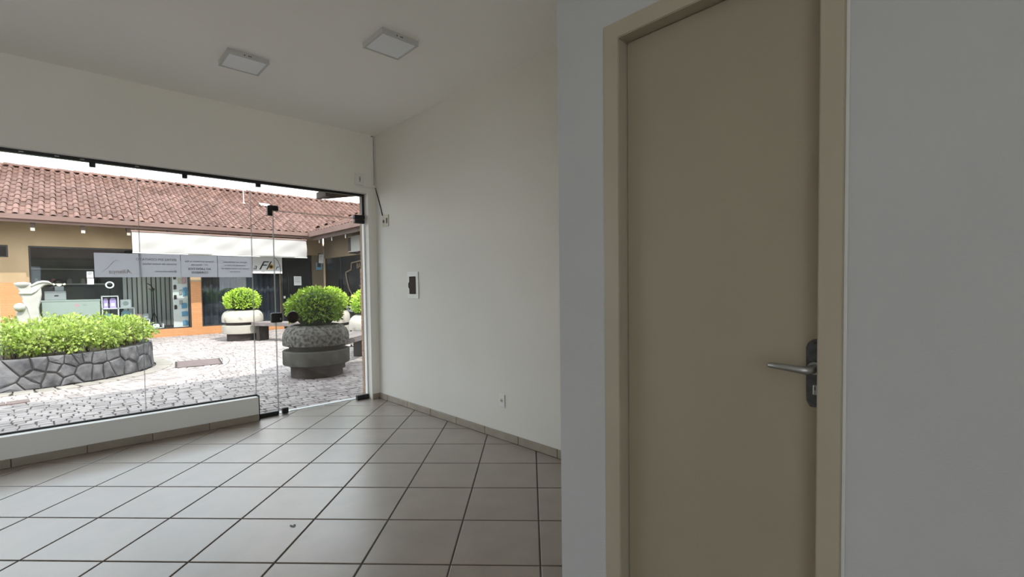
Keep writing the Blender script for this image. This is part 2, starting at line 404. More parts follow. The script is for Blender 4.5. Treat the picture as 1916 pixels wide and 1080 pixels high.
for k in range(5):
    w = thing('window_%d' % (k + 1), names[k], 'window', kind='structure')
    pane(w, edges_[k + 1] + .002, edges_[k] - .002, .252, 2.398)
    for e in (edges_[k + 1] + .0012, edges_[k] - .0032): obj('glass_edge', bbox(e, e + .002, YG - .0045, YG + .0045, .252, 2.398), 'edge', w)
    for cx in clipx[k]: obj('top_clip', bbox(cx - .02, cx + .02, YG - .016, YG + .016, 2.362, 2.398, .002), 'black', w)
w = thing('window_6', 'narrow glass sidelight between window panes and glass door', 'window', kind='structure')
pane(w, 1.401, 1.603, .043, 2.398)
obj('glass_edge', bbox(1.6012, 1.604, YG - .0045, YG + .0045, .043, 2.398), 'edge', w)
obj('glass_edge', bbox(1.400, 1.4022, YG - .0045, YG + .0045, .043, 2.398), 'edge', w)
obj('bottom_rail', bbox(1.402, 1.604, YG - .018, YG + .018, 0, .043, .002), 'black', w)
obj('side_channel', bbox(1.396, 1.402, YF + .005, YG + .012, 0, .254), 'black', w)
obj('top_clip', bbox(1.452, 1.497, YG - .016, YG + .016, 2.364, 2.398, .002), 'black', w)
ell = [(1.553, 2.083), (1.600, 2.083), (1.600, 2.138), (1.658, 2.138), (1.658, 2.180), (1.648, 2.19), (1.565, 2.19), (1.553, 2.178)]
obj('transom_fitting', prism(ell, 'y', YG - .02, YG + .02, .003), 'black', w)
w = thing('window_7', 'narrow glass transom above the glass door', 'window', kind='structure')
pane(w, 1.607, 2.585, 2.142, 2.398)
obj('glass_edge', bbox(1.607, 2.585, YG - .0045, YG + .0045, 2.1395, 2.1425), 'edge', w)
obj('side_channel', bbox(2.585, 2.612, YG - .018, YG + .018, 2.18, 2.398), 'black', w)
gd = thing('door_2', 'frameless glass entrance door with black corner fittings', 'door', kind='structure')
pane(gd, 1.609, 2.575, .018, 2.134)
for e in ((1.609, 1.612), (2.572, 2.575)): obj('glass_edge', bbox(e[0] - .0005, e[1] - .0005, YG - .0045, YG + .0045, .018, 2.134), 'edge', gd)
obj('glass_edge', bbox(1.609, 2.575, YG - .0045, YG + .0045, 2.131, 2.1345), 'edge', gd)
obj('glass_edge', bbox(1.72, 2.46, YG - .0045, YG + .0045, .0165, .02), 'edge', gd)
h = bbox(2.488, 2.615, YG - .026, YG + .026, 2.128, 2.178, .006, 2); obj('top_hinge', h, 'black', gd)
obj('top_hinge', bbox(2.492, 2.612, YG - .024, YG + .024, 2.080, 2.124, .006, 2), 'black', gd)
lk = obj('lock_case', bbox(1.556, 1.668, YG - .026, YG + .026, .972, 1.074, .014, 3), 'black', gd)
obj('lock_cylinder', bbox(1.640, 1.652, YG - .029, YG - .025, 1.0, 1.022, .002), 'steel', lk)
kn = obj('round_knob', lathe([(.012, .0), (.014, .012), (.028, .02), (.058, .026), (.064, .034), (.060, .044), (.04, .050), (.02, .046), (.0, .045)], 32, 1.768, YG, 1.022, 'y'), 'knob', gd, True)
kn.scale = (1, -1, 1); kn.location = (0, 2 * YG + .002, 0)
obj('bottom_stop', bbox(1.640, 1.702, YG - .022, YG + .022, .004, .064, .008, 2), 'black', gd)
obj('bottom_pivot', bbox(2.470, 2.618, YG - .026, YG + .026, .003, .055, .006, 2), 'black', gd)
th = tag(obj('trim_4', bbox(1.604, 2.62, YG + .031, YO + .05, -.05, .006, .002), 'white_matte'), 'pale threshold strip below the glass door', 'trim', kind='structure')
tag(obj('trim_5', bbox(2.606, 2.621, YG - .01, YG + .035, .0, 2.398), 'white_matte'), 'pale strip where the glass door meets the wall', 'trim', kind='structure')

w = thing('window_8', 'wide unseen window added in the rear wall for extra daylight', 'window', kind='structure')  # not in view; added to bring daylight onto ceiling and header
obj('pane', bbox(-3.3, -.85, YBK - .09, YBK - .082, .05, 2.8), 'glass', w)
# ------------------------------------------------------------------ notices on the glass
RX = (math.pi / 2, 0, math.pi)       # printed side faces the street, so it reads reversed from inside
def notice(x0, x1, z0, z1, label, dz=0):
    p = thing('paper_notice', label, 'notice', ((x0 + x1) / 2, YG - .007, (z0 + z1) / 2), group='paper notices taped to the shop window')
    w_, h_ = (x1 - x0) / 2, (z1 - z0) / 2
    obj('sheet', bbox(-w_, w_, -.0006, .0006, -h_, h_), 'paper', p)
    return p
n1 = notice(.197, .493, 1.444, 1.650, 'sheet of paper on the glass with a faint peaked-roof logo')
text('logo_word', 'Aliança', .052, 'ink_faint', n1, (.02, 0, -.055), RX, .0009, shear=.25)
obj('logo_peak', tube([(-.105, 0, -.062), (-.06, 0, -.02), (-.025, 0, .03), (.0, 0, .045), (.03, 0, .03)], [.0008, .0014, .0018, .0014, .0008], 6), 'ink_faint', n1)
n2 = notice(.497, .795, 1.446, 1.653, 'sheet of paper on the glass with left-aligned capitals and one lone line low down')
text('printed_line', 'ENTRE EM CONTATO', .030, 'ink', n2, (.120, 0, .052), RX, .0009, 'LEFT')
text('printed_line', 'através do nosso whats', .026, 'ink', n2, (.120, 0, .014), RX, .0009, 'LEFT')
text('printed_line', '@aliancaimoveis', .024, 'ink', n2, (.120, 0, -.052), RX, .0009, 'LEFT')
n3 = notice(.799, 1.090, 1.446, 1.652, 'sheet of paper on the glass with two small lines above two bold lines')
text('printed_line', 'Estamos atendendo na Rua', .021, 'ink', n3, (0, 0, .045), RX, .0009)
text('printed_line', 'XV - Nossa sala', .021, 'ink', n3, (0, 0, .012), RX, .0009)
text('printed_line', 'AO LADO DOS', .027, 'ink', n3, (0, 0, -.026), RX, .0009, bold=.0006)
text('printed_line', 'CORREIOS!', .027, 'ink', n3, (0, 0, -.060), RX, .0009, bold=.0006)
n4 = notice(1.094, 1.393, 1.446, 1.652, 'sheet of paper on the glass with four centred lines, nearest the door')
for k, s in enumerate(('Agende seu atendimento', 'presencial ou visite o', 'imóvel com nossa equipe de', 'corretores')):
    text('printed_line', s, .021, 'ink', n4, (0, 0, .045 - k * .031), RX, .0009)

# ------------------------------------------------------------------ fittings on the walls and ceiling
def ceiling_lamp(x, y, s, label):
    t = thing('ceiling_lamp', label, 'lamp', (x, y, CH), 0, 'square ceiling lamps')
    b = bmesh.new()
    h_, w_ = s / 2, .014
    for a in ((-h_, h_, -h_, -h_ + w_), (-h_, h_, h_ - w_, h_), (-h_, -h_ + w_, -h_ + w_, h_ - w_), (h_ - w_, h_, -h_ + w_, h_ - w_)): bbox(*a, -.036, 0, 0, 1, b)
    bmesh.ops.remove_doubles(b, verts=b.verts, dist=1e-5)
    obj('lamp_frame', b, 'lamp_frame', t)
    obj('diffuser', bbox(-h_ + w_ - .0005, h_ - w_ + .0005, -h_ + w_ - .0005, h_ - w_ + .0005, -.032, -.003), 'diff', t)
    for k in (-.03, .0, .012): obj('vent_slot', bbox(-.004 + k, .004 + k, -h_ - .0006, -h_ + .001, -.024, -.016), 'dark', t)
    return t
ceiling_lamp(1.08, 4.14, .285, 'square surface ceiling lamp farther away, near the shop window')
ceiling_lamp(1.785, 3.13, .290, 'square surface ceiling lamp with a grey diffuser, nearer the long wall')

ib = thing('wall_box', 'small white square box above the glass door with a cord hole', 'junction box', (2.512, YF, 2.571))
obj('cover', bbox(-.050, .050, -.028, 0, -.066, .066, .006, 2), 'white', ib)
obj('cord_hole', lathe([(.012, -.0295), (.009, -.031), (.0, -.0305)], 14, .0, 0, .0, 'y'), 'beige', ib)
obj('cord_slot', bbox(-.003, .003, -.0325, -.029, -.03, .03), 'dark', ib)
cd = thing('cable_duct', 'thin white cable duct running down the corner from the ceiling', 'cable duct', (2.690, YF, 2.5))
obj('duct_body', bbox(-.018, .006, -.014, 0, .03, .592, .002), 'white', cd)
obj('duct_shadow_gap', bbox(.0062, .0105, -.012, 0, .03, .594), 'dark', cd)
obj('duct_end', bbox(-.018, .010, -.015, 0, .590, .597), 'dark', cd)
hd = tag(obj('cable_duct', bbox(2.475, 2.705, YF - .013, YF, 2.488, 2.503, .002), 'white'), 'short level cable duct below the small wall box', 'cable duct')
wr = tag(obj('cable', tube([(XR - .008, YF - .010, 2.497), (XR - .008, 5.16, 2.46), (XR - .006, 5.10, 2.33), (XR - .006, 5.025, 2.158)], .0055, 6), 'dark', smooth=True), 'dark cable slanting down from the corner duct to the beige plate', 'cable')
sp_ = thing('switch_plate', 'aged beige wall plate with two dark modules high on wall', 'switch', (XR, 4.96, 2.09))
obj('plate', bbox(-.009, 0, -.070, .070, -.066, .066, .003, 2), 'beige', sp_)
obj('round_socket', lathe([(.020, -.0092), (.018, -.012), (0, -.0115)], 16, 0, .036, -.004, 'x'), 'dark', sp_)
obj('rocker', bbox(-.013, -.008, -.048, -.024, -.03, .03, .002), 'dark', sp_)
fb = thing('fuse_box', 'white recessed fuse box with smoked brown cover', 'fuse box', (XR, 4.394, 1.345))
obj('surround', bbox(-.012, 0, -.106, .106, -.143, .143, .004, 2), 'white', fb)
cov = [(.062, -.094), (-.062, -.094), (-.062, .094), (.062, .094), (.062, .035), (.075, .03), (.082, .015), (.082, -.015), (.075, -.03), (.062, -.035)]
obj('cover', prism(cov, 'x', -.017, -.012, .0015), 'brown', fb)
for yy in (-.085, .085):
    for zz in (-.085, .085): obj('screw', lathe([(.004, -.0125), (.003, -.0135), (0, -.0135)], 8, 0, yy, zz, 'x'), 'steel', fb)
ol = thing('wall_outlet', 'small white power outlet low on the long wall', 'outlet', (XR, 3.005, .336))
obj('plate', bbox(-.009, 0, -.035, .035, -.056, .056, .003, 2), 'white', ol)
obj('socket_face', lathe([(.019, -.0092), (.018, -.011), (0, -.0105)], 6, 0, 0, .004, 'x'), 'beige', ol)
for yy in (-.009, 0, .009): obj('socket_hole', lathe([(.0035, -.0112), (.003, -.0118), (0, -.0118)], 8, 0, yy, .004 - abs(yy) * .3, 'x'), 'dark', ol)

# ================================================================== OUTSIDE
GZ = -.05
ground = obj('ground', bbox(-16, 16, -14, 24, -.30, GZ - .014), 'joint')
tag(ground, 'grey cobblestone pavement of the courtyard', 'pavement', kind='structure')
tag(obj('ground_bounce', prism([(-15, -13), (8, -13), (8, YBK - .16), (XL - .16, YBK - .16), (XL - .16, YO), (-15, YO)], 'z', GZ - .013, GZ), 'paving'), 'unseen pale paving added around side and rear to bounce daylight indoors', 'pavement', kind='structure')  # out of view, added as a light reflector for the ceiling
SPC, SPR = Vector((-.5, 11.06)), 1.69      # round stone planter
CELL = .115
P4 = [(2.90, 7.59), (3.50, 14.27), (4.93, 11.95), (4.77, 9.33)]
cob = []      # (cx, cy, ang, w, d)
row = 0; y = YO + .08
while y < 16.98:
    x = -3.2 + random.uniform(0, .1) + (row % 2) * .05
    while x < 6.7:
        w_ = CELL * random.uniform(.85, 1.45)
        cxx, cyy = x + w_ / 2, y + .03 * math.sin(x * 1.3 + row * .05)
        r = (Vector((cxx, cyy)) - SPC).length
        if r > SPR + 1.25 and not (2.60 < cxx < 3.1 and cyy < 5.66): cob.append((cxx, cyy, .03 * 1.3 * math.cos(x * 1.3 + row * .05), w_, CELL))
        x += w_
    y += CELL; row += 1
r = SPR + .32
while r < SPR + 1.25:
    n = int(2 * math.pi * r / (CELL * 1.12)); off = random.random()
    for k in range(n):
        a = 2 * math.pi * (k + off) / n
        cxx, cyy = SPC.x + r * math.sin(a), SPC.y - r * math.cos(a)
        if cxx > -3.3 and 5.5 < cyy < 16.95: cob.append((cxx, cyy, a, CELL * 1.12, CELL))
    r += CELL
def cobble_vf(w_, d, seed):
    rnd = random.Random(seed); v = []
    j = lambda s: rnd.uniform(-s, s)
    hx, hy = w_ / 2 - .004, d / 2 - .004
    base = [(-hx, -hy), (hx, -hy), (hx, hy), (-hx, hy)]
    base = [(a + j(.007), b_ + j(.007)) for a, b_ in base]
    v += [(a, b_, -.02) for a, b_ in base]
    v += [(a * .97, b_ * .97, -.006 + j(.002)) for a, b_ in base]
    v += [(a * .78, b_ * .78, j(.003)) for a, b_ in base]
    f = []
    for s in (0, 4):
        for k in range(4): f.append((s + k, s + (k + 1) % 4, s + 4 + (k + 1) % 4, s + 4 + k))
    f.append((8, 9, 10, 11))
    return v, f
def in_sight(c):
    q = c[0] / c[1]
    return (.255 < q < .49) or (c[1] > 6.8 and -.08 < q < .49)
near = sorted((c for c in cob if in_sight(c)), key=lambda c: c[0] ** 2 + c[1] ** 2)[:300]
nearset = set(near)
shapes = []
for k in range(12):
    v, f = cobble_vf(1.0 * CELL * (0.9 + .045 * k), CELL, k)
    me = bpy.data.meshes.new('cobble'); me.from_pydata(v, [], f); me.update(); me.materials.append(M['cobble']); shapes.append((CELL * (0.9 + .045 * k), me))
for c in near:
    k = min(range(12), key=lambda q: abs(shapes[q][0] - c[3]))
    o = obj('cobble', shapes[k][1], 'cobble', ground); o.location = (c[0], c[1], GZ + random.uniform(-.003, .003)); o.rotation_euler = (0, 0, c[2])
    o.scale = (c[3] / shapes[k][0], 1, 1)
V, F = [], []
for q, c in enumerate(cob):
    if c in nearset: continue
    v, f = cobble_vf(c[3], c[4], q); n0 = len(V); ca, sa = math.cos(c[2]), math.sin(c[2]); dz = random.uniform(-.003, .003)
    V += [(c[0] + a * ca - b_ * sa, c[1] + a * sa + b_ * ca, GZ + z_ + dz) for a, b_, z_ in v]; F += [tuple(n0 + i for i in ff) for ff in f]
o = pydata('cobbles_beyond', V, F, 'cobble', ground); o['kind'] = 'stuff'
# walkway in front of the opposite shops is covered by the same stones; covers let into the paving
mc = thing('manhole_cover', 'reddish rectangular cover plate let into the cobbles beside the stone planter', 'manhole cover', (1.80, 10.45, GZ), math.radians(-8))
obj('cover_plate', bbox(-.33, .33, -.42, .42, -.01, .010, .004), 'iron', mc)
obj('cover_rim', prism([(-.36, -.45), (.36, -.45), (.36, .45), (-.36, .45)], 'z', -.012, .006), 'conc_dark', mc)
dc = thing('drain_cover', 'dark slab cover in the paving in front of the stone planter', 'drain cover', (-.56, 8.50, GZ), math.radians(4))
for k in range(2): obj('slab', bbox(-.20 + k * .21, 0 + k * .21, -.10, .10, -.01, .010, .003), 'iron', dc)

# ------------------------------------------------------------------ round stone planter
spl = thing('stone_planter', 'round raised planter of rough grey stones in dark mortar', 'planter', (SPC.x, SPC.y, GZ))
WH = .455
obj('mortar_core', lathe([(SPR - .02, 0), (SPR - .045, WH - .02), (SPR - .22, WH - .02), (SPR - .24, .2), (0, .2)], 72), 'mortar', spl)
seeds = [(-3.09, 0.16), (2.14, 0.27), (8.17, 0.3), (-0.67, -0.04), (3.71, 0.05), (12.0, 0.06), (14.3, 0.33), (17.21, 0.19), (19.47, 0.31), (24.82, 0.11), (22.83, 0.36), (25.74, 0.37), (31.93, 0.33), (31.27, 0.08), (35.37, 0.08), (39.09, 0.34), (40.36, 0.14), (47.74, 0.35), (54.04, 0.26), (50.28, 0.06), (5.88, 0.13), (19.07, -0.02), (13.21, 0.26), (68.93, 0.29), (68.07, 0.08), (60.0, 0.33), (60.5, .10)]
seeds = [(math.radians(a) * SPR, z_ + .05) for a, z_ in seeds]
rs = random.Random(3); CIRC = 2 * math.pi * SPR
s_ = math.radians(74) * SPR
while s_ < CIRC - math.radians(7) * SPR:
    k = rs.choice((1, 2, 2))
    if k == 1: seeds.append((s_, .23 + rs.uniform(-.05, .05)))
    else:
        c_ = rs.uniform(.18, .28); seeds.append((s_ + rs.uniform(-.04, .04), c_ - .12)); seeds.append((s_ + rs.uniform(-.05, .05), c_ + .14))
    s_ += rs.uniform(.19, .32)
for a_, sd in enumerate(seeds):
    poly = [(sd[0] - .6, 0), (sd[0] + .6, 0), (sd[0] + .6, WH), (sd[0] - .6, WH)]
    for b_, ot in enumerate(seeds):
        if a_ == b_: continue
        for sh in (-CIRC, 0, CIRC):
            o2 = (ot[0] + sh, ot[1])
            if abs(o2[0] - sd[0]) > 1.2: continue
            mx_, mz_ = (sd[0] + o2[0]) / 2, (sd[1] + o2[1]) / 2; nx, nz_ = o2[0] - sd[0], o2[1] - sd[1]
            out = []
            for i in range(len(poly)):
                p, q = poly[i], poly[(i + 1) % len(poly)]
                dp = -((p[0] - mx_) * nx + (p[1] - mz_) * nz_); dq = -((q[0] - mx_) * nx + (q[1] - mz_) * nz_)
                if dp >= 0: out.append(p)
                if dp * dq < 0:
                    t = dp / (dp - dq); out.append((p[0] + (q[0] - p[0]) * t, p[1] + (q[1] - p[1]) * t))
            poly = out
            if len(poly) < 3: break
        if len(poly) < 3: break
    if len(poly) < 3: continue
    # split long edges and jitter so outlines are uneven
    pp = []
    for i in range(len(poly)):
        p, q = poly[i], poly[(i + 1) % len(poly)]
        L_ = math.dist(p, q); pp.append(p)
        if L_ > .12: pp.append(((p[0] + q[0]) / 2 + rs.uniform(-.008, .008), (p[1] + q[1]) / 2 + rs.uniform(-.008, .008)))
    poly = [p for i, p in enumerate(pp) if math.dist(p, pp[i - 1]) > .012]
    if len(poly) < 3: continue
    cx = sum(p[0] for p in poly) / len(poly); cz = sum(p[1] for p in poly) / len(poly)
    def shr(p, g):
        d = math.hypot(p[0] - cx, p[1] - cz); k = max(.3, 1 - g / max(d, .001)); return (cx + (p[0] - cx) * k, cz + (p[1] - cz) * k)
    proud = rs.uniform(.012, .035)
    b = bmesh.new(); rings = []
    def wp(p, out_):
        rr = SPR - .03 - .025 * p[1] / WH + out_; a = p[0] / SPR
        return (rr * math.sin(a), -rr * math.cos(a), min(p[1], WH))
    for g, o_ in ((.010, -.01), (.012, proud * .6), (.030, proud)):
        rings.append([b.verts.new(wp(shr(p, g), o_ + (rs.uniform(-.005, .005) if o_ > 0 else 0))) for p in poly])
    n = len(poly)
    for r0, r1 in zip(rings, rings[1:]):
        for i in range(n): b.faces.new((r0[i], r0[(i + 1) % n], r1[(i + 1) % n], r1[i]))
    cv = b.verts.new(wp((cx, cz), proud + .008))
    for i in range(n): b.faces.new((rings[-1][i], rings[-1][(i + 1) % n], cv))
    bmesh.ops.recalc_face_normals(b, faces=b.faces)
    obj('stone', b, 'basalt', spl)
obj('soil', lathe([(SPR - .22, WH - .06), (SPR * .6, WH + .0), (0, WH + .04)], 48), 'soil', spl)
ks = thing('kerb_ring', 'ring of pale paving stones around the foot of the stone planter', 'kerb', (SPC.x, SPC.y, GZ))
n = 52; kme = None
for k in range(n):
    a = 2 * math.pi * (k + .3) / n; r = SPR + .15; w_ = 2 * math.pi * r / n
    o = obj('kerb_stone', bbox(-w_ / 2 + .013, w_ / 2 - .013, -.125, .125, -.02, .012, .008), 'kerb', ks) if kme is None else obj('kerb_stone', kme, 'kerb', ks)
    kme = o.data
    o.location = (r * math.sin(a), -r * math.cos(a), random.uniform(-.002, .004)); o.rotation_euler = (0, 0, a + random.uniform(-.02, .02))

# foliage: every leaf is a small folded blade
def leaf_cloud(pts, size, rnd):
    V, F = [], []
    for p, nrm in pts:
        s = size * rnd.uniform(.6, 1.3)
        d = (nrm + Vector((rnd.gauss(0, .55), rnd.gauss(0, .55), rnd.gauss(.15, .5)))).normalized()
        sd = d.cross(Vector((rnd.gauss(0, 1), rnd.gauss(0, 1), rnd.gauss(0, 1))))
        if sd.length < 1e-3: continue
        sd.normalize(); up = sd.cross(d)
        n0 = len(V); p = Vector(p)
        V += [tuple(p), tuple(p + d * s * .5 + sd * s * .30 + up * s * .08), tuple(p + d * s), tuple(p + d * s * .5 - sd * s * .30 + up * s * .08)]
        F += [(n0, n0 + 1, n0 + 2), (n0, n0 + 2, n0 + 3)]
    return V, F
rl = random.Random(11)
pts = []; stems = bmesh.new(); petals = []
clumps = []
for k in range(85):
    r = (SPR - .16) * math.sqrt(rl.random()); a = rl.uniform(0, 2 * math.pi)
    if k < 40: r = SPR - rl.uniform(.12, .42)
    xx, yy = r * math.sin(a), -r * math.cos(a)
    if math.hypot(xx - .10, yy + .26) < .26: continue
    hh = rl.uniform(.24, .40) + .10 * (1 - (r / SPR) ** 2)
    clumps.append((xx, yy, hh, rl.uniform(.16, .25)))
for xx, yy, hh, rr in clumps:
    for q in range(3):
        tube_ = tube([(xx, yy, WH - .05), (xx + rl.uniform(-.1, .1), yy + rl.uniform(-.1, .1), WH + hh * .7)], [.006, .003], 4); merge(stems, tube_)
    for q in range(190):
        d = Vector((rl.gauss(0, 1), rl.gauss(0, 1), rl.gauss(0, 1))).normalized()
        rad = rr * rl.uniform(.55, 1.08)
        p = Vector((xx, yy, WH + hh * .62)) + Vector((d.x * rad * 1.1, d.y * rad * 1.1, d.z * hh * .52 * rl.uniform(.6, 1.05)))
        if p.z < WH - .02: continue
        pts.append((p, d))
    for q in range(2):
        d = Vector((rl.gauss(0, 1), rl.gauss(0, 1), abs(rl.gauss(0, .6)))).normalized()
        petals.append((Vector((xx, yy, WH + hh * .62)) + Vector((d.x * rr, d.y * rr, d.z * hh * .5)), d))
V, F = leaf_cloud(pts, .062, rl)
sh = thing('flowering_shrubs', 'low mass of bright green shrubs filling the round stone planter', 'shrubs', (SPC.x, SPC.y, GZ))
sh['kind'] = 'stuff'
pydata('foliage', V, F, 'leaf', sh)['kind'] = 'stuff'
V, F = [], []
for p, d in petals:
    v, f = leaf_cloud([(p, d)] * 5, .030, rl); n0 = len(V); V += v; F += [tuple(n0 + i for i in ff) for ff in f]
pydata('blossoms', V, F, 'petal', sh)['kind'] = 'stuff'
obj('stems', stems, 'twig', sh)['kind'] = 'stuff'

# ------------------------------------------------------------------ white sculpture in the stone planter
st = thing('sculpture', 'white abstract stone sculpture with a ball, rising from the stone planter shrubs', 'sculpture', (SPC.x + .10, SPC.y - .26, GZ + WH - .02))
SIL = [(205, 1060), (175, 940), (150, 860), (140, 815), (165, 780), (215, 770), (225, 720), (205, 665), (182, 642), (186, 612), (172, 582), (152, 556), (140, 530), (170, 518), (240, 514), (285, 522), (305, 536), (335, 538), (372, 522), (422, 513), (470, 516), (520, 541), (470, 540), (430, 552), (398, 575), (402, 640), (386, 705), (366, 772), (371, 850), (392, 930), (415, 1000), (430, 1060)]
def sil(p): return (-.167 + (p[0] / 5.243 - 24) * .00603, max(0, 1.097 - (430 + p[1] / 5.243 - 528) * .0086))
body = prism([sil(p) for p in SIL] + [sil((430, 1250)), sil((205, 1250))], 'y', -.075, .075)
bmesh.ops.bevel(body, geom=[e for e in body.edges if abs(e.verts[0].co.y - e.verts[1].co.y) < 1e-6], offset=.022, segments=3, profile=.5, affect='EDGES')
obj('body', body, 'statue', st)
def ball_bm(r, x, y, z): return lathe([(0, -r)] + [(r * math.sin(math.pi * k / 12), -r * math.cos(math.pi * k / 12)) for k in range(1, 12)] + [(0, r)], 24, x, y, z)
bx_, bz_ = sil((182, 757))
obj('ball', ball_bm(.068, bx_, -.09, bz_), 'statue', st, True)
cx_, cz_ = sil((225, 535))
obj('bowl', lathe([(0, -.07), (.05, -.06), (.085, -.02), (.098, .018), (.09, .022), (.06, .008), (0, -.002)], 28, cx_ - .01, -.03, cz_), 'statue', st, True)
obj('wing_rim', tube([(*(lambda q: (q[0], -.07, q[1]))(sil(p)),) for p in ((300, 560), (335, 538), (372, 522), (422, 513), (470, 516), (520, 541))], [.012, .02, .022, .022, .018, .006], 8), 'statue', st, True)
obj('ridge', tube([(*(lambda q: (q[0], -.075, q[1]))(sil(p)),) for p in ((182, 625), (230, 622), (300, 625), (345, 600), (385, 570))], [.02, .026, .024, .02, .01], 8), 'statue', st, True)
obj('fold', tube([(*(lambda q: (q[0], -.07, q[1]))(sil(p)),) for p in ((215, 690), (260, 760), (290, 860), (300, 980))], [.01, .02, .018, .01], 8), 'statue', st, True)

# ------------------------------------------------------------------ concrete planters with boxwood balls
prof_base = [(.385, 0), (.385, .20), (.38, .205), (0, .205)]
prof_low = [(0, .19), (.46, .19), (.49, .20), (.495, .215), (.495, .405), (.485, .415), (0, .415)]
prof_neck = [(0, .41), (.40, .41), (.40, .50), (0, .50)]
prof_top = [(0, .49), (.455, .49), (.488, .495), (.492, .51), (.492, .61), (.485, .665), (.455, .73), (.41, .775), (.36, .80), (.33, .80), (.32, .77), (.32, .74), (0, .74)]
def concrete_planter(x, y, label):
    t = thing('concrete_planter', label, 'planter', (x, y, GZ), 0, 'round concrete planters in the courtyard')
    return t
meshes = {}
pl_labels = ['round concrete planter standing in shade just outside the glass door', 'sunlit round concrete planter farthest back, before the dark curtained shop window',
             'sunlit round concrete planter seen just behind the shaded one', 'round concrete planter cut off by the door jamb']
bush_labels = ['clipped boxwood ball, half shaded, in the planter just outside the glass door', 'bright clipped boxwood ball in the farthest concrete planter',
               'bright clipped boxwood ball peeking out behind the half-shaded one', 'clipped boxwood ball cut off by the door jamb']
rb = random.Random(5); bpts = []
for k in range(3600):
    d = Vector((rb.gauss(0, 1), rb.gauss(0, 1), rb.gauss(0, 1))).normalized()
    if d.z < -.55: continue
    lump = 1 + .035 * math.sin(5 * d.x + 3 * d.z) + .03 * math.sin(7 * d.y + 2)
    rr = (.405 if rb.random() < .7 else .35) * lump * rb.uniform(.88, 1.05)
    bpts.append((Vector((d.x * rr, d.y * rr, .31 + d.z * rr * .80)), d))
BV, BF = leaf_cloud(bpts, .050, rb)
bme = None
for k, (x, y) in enumerate(P4):
    t = concrete_planter(x, y, pl_labels[k])
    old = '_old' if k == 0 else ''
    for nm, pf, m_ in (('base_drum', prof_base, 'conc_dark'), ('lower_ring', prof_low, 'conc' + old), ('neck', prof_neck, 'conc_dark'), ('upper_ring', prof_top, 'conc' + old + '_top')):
        if nm not in meshes or k == 1:
            b = lathe(pf, 48)
            for f in b.faces: f.smooth = True
            o = obj(nm, b, m_, t); meshes[nm] = o.data
            o.data.set_sharp_from_angle(angle=math.radians(38))
        else: obj(nm, meshes[nm], m_, t)
    bt = thing('boxwood_ball', bush_labels[k], 'shrub', (x, y, GZ + .74), k * 1.3, 'boxwood balls in the concrete planters')
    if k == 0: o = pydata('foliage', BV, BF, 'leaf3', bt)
    elif bme is None:
        o = pydata('foliage', BV, BF, 'leaf2', bt); bme = o.data
        pass
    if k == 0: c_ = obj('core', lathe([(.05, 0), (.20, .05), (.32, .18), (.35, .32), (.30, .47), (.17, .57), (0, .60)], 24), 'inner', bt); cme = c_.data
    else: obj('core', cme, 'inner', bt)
    if k > 1: o = obj('foliage', bme, 'leaf2', bt)
    o['kind'] = 'stuff'

def bench(p, q, label):
    p, q = Vector(p), Vector(q); d = (q - p); L_ = d.length; mid = (p + q) / 2; a = math.atan2(d.y, d.x)
    t = thing('bench', label, 'bench', (mid.x, mid.y, GZ), a, 'slatted benches between the concrete planters')
    for k in range(5):
        yy = -.20 + k * .10
        obj('slat', bbox(-L_ / 2, L_ / 2, yy - .043, yy + .043, .47, .495, .004), 'bench', t)
    for xx in (-L_ / 2 + .12, L_ / 2 - .12): obj('bearer', bbox(xx - .04, xx + .04, -.23, .23, .42, .469), 'wood', t)
    for yy in (-.235, .235): obj('side_rail', bbox(-L_ / 2, L_ / 2, yy - .018, yy + .018, .40, .468, .003), 'bench', t)
    for xx in (-L_ / 2 + .12, L_ / 2 - .12):
        obj('leg', bbox(xx - .05, xx + .05, -.17, .17, 0, .419, .004), 'conc_dark', t)
def edge_pt(a, b, r): a, b = Vector(a), Vector(b); return a + (b - a).normalized() * r
bench(edge_pt(P4[0], P4[3], .51), edge_pt(P4[3], P4[0], .51), 'weathered slatted bench beside the shaded planter, running towards the door jamb')
bench(edge_pt(P4[1], P4[2], .51), edge_pt(P4[2], P4[1], .51), 'weathered slatted bench at the back, right of the farthest planter')
po = thing('thin_post', 'thin dark metal post standing beside the sunlit planter behind', 'post', (4.83, 10.55, GZ))
obj('shaft', bbox(-.015, .015, -.015, .015, .008, .76, .003), 'black', po); obj('foot_plate', bbox(-.05, .05, -.05, .05, 0, .009), 'black', po)

# ================================================================== OPPOSITE BUILDING
YB = 17.0
EY, EZ = 16.12, 3.13          # eave edge
SL = .468                     # roof slope
RY = 20.0
ob = thing('opposite_building', 'low tan shop building with clay tile roof across the courtyard', 'building', (0, 0, 0))
BX0 = -6.0
def part(nm, b, m_, p=ob, smooth=False): return obj(nm, b, m_, p, smooth)
# walls: upper plaster band, pillars, parapets
part('lintel_band', bbox(BX0, 6.8, YB, YB + .25, 2.48, 3.25), 'plaster')
part('wall_pier', bbox(-.95, -.60, YB, YB + .25, 1.555, 2.48), 'plaster')
part('tiled_dado', bbox(-.95, -.60, YB - .012, YB + .25, GZ, 1.555), 'orange')
part('wall_pier', bbox(BX0, -.95, YB, YB + .25, 1.555, 2.18), 'plaster')
part('tiled_dado', bbox(BX0, -.95, YB - .012, YB + .25, GZ, 1.555), 'orange')
part('tiled_dado', bbox(-.60, 2.79, YB - .012, YB + .25, GZ, .18), 'orange')
part('wall_pier', bbox(2.79, 3.06, YB, YB + .25, 1.555, 2.48), 'plaster')
part('tiled_dado', bbox(2.79, 3.06, YB - .012, YB + .25, GZ, 1.555), 'orange')
part('tiled_dado', bbox(3.06, 5.42, YB - .012, YB + .25, GZ, .19), 'orange')
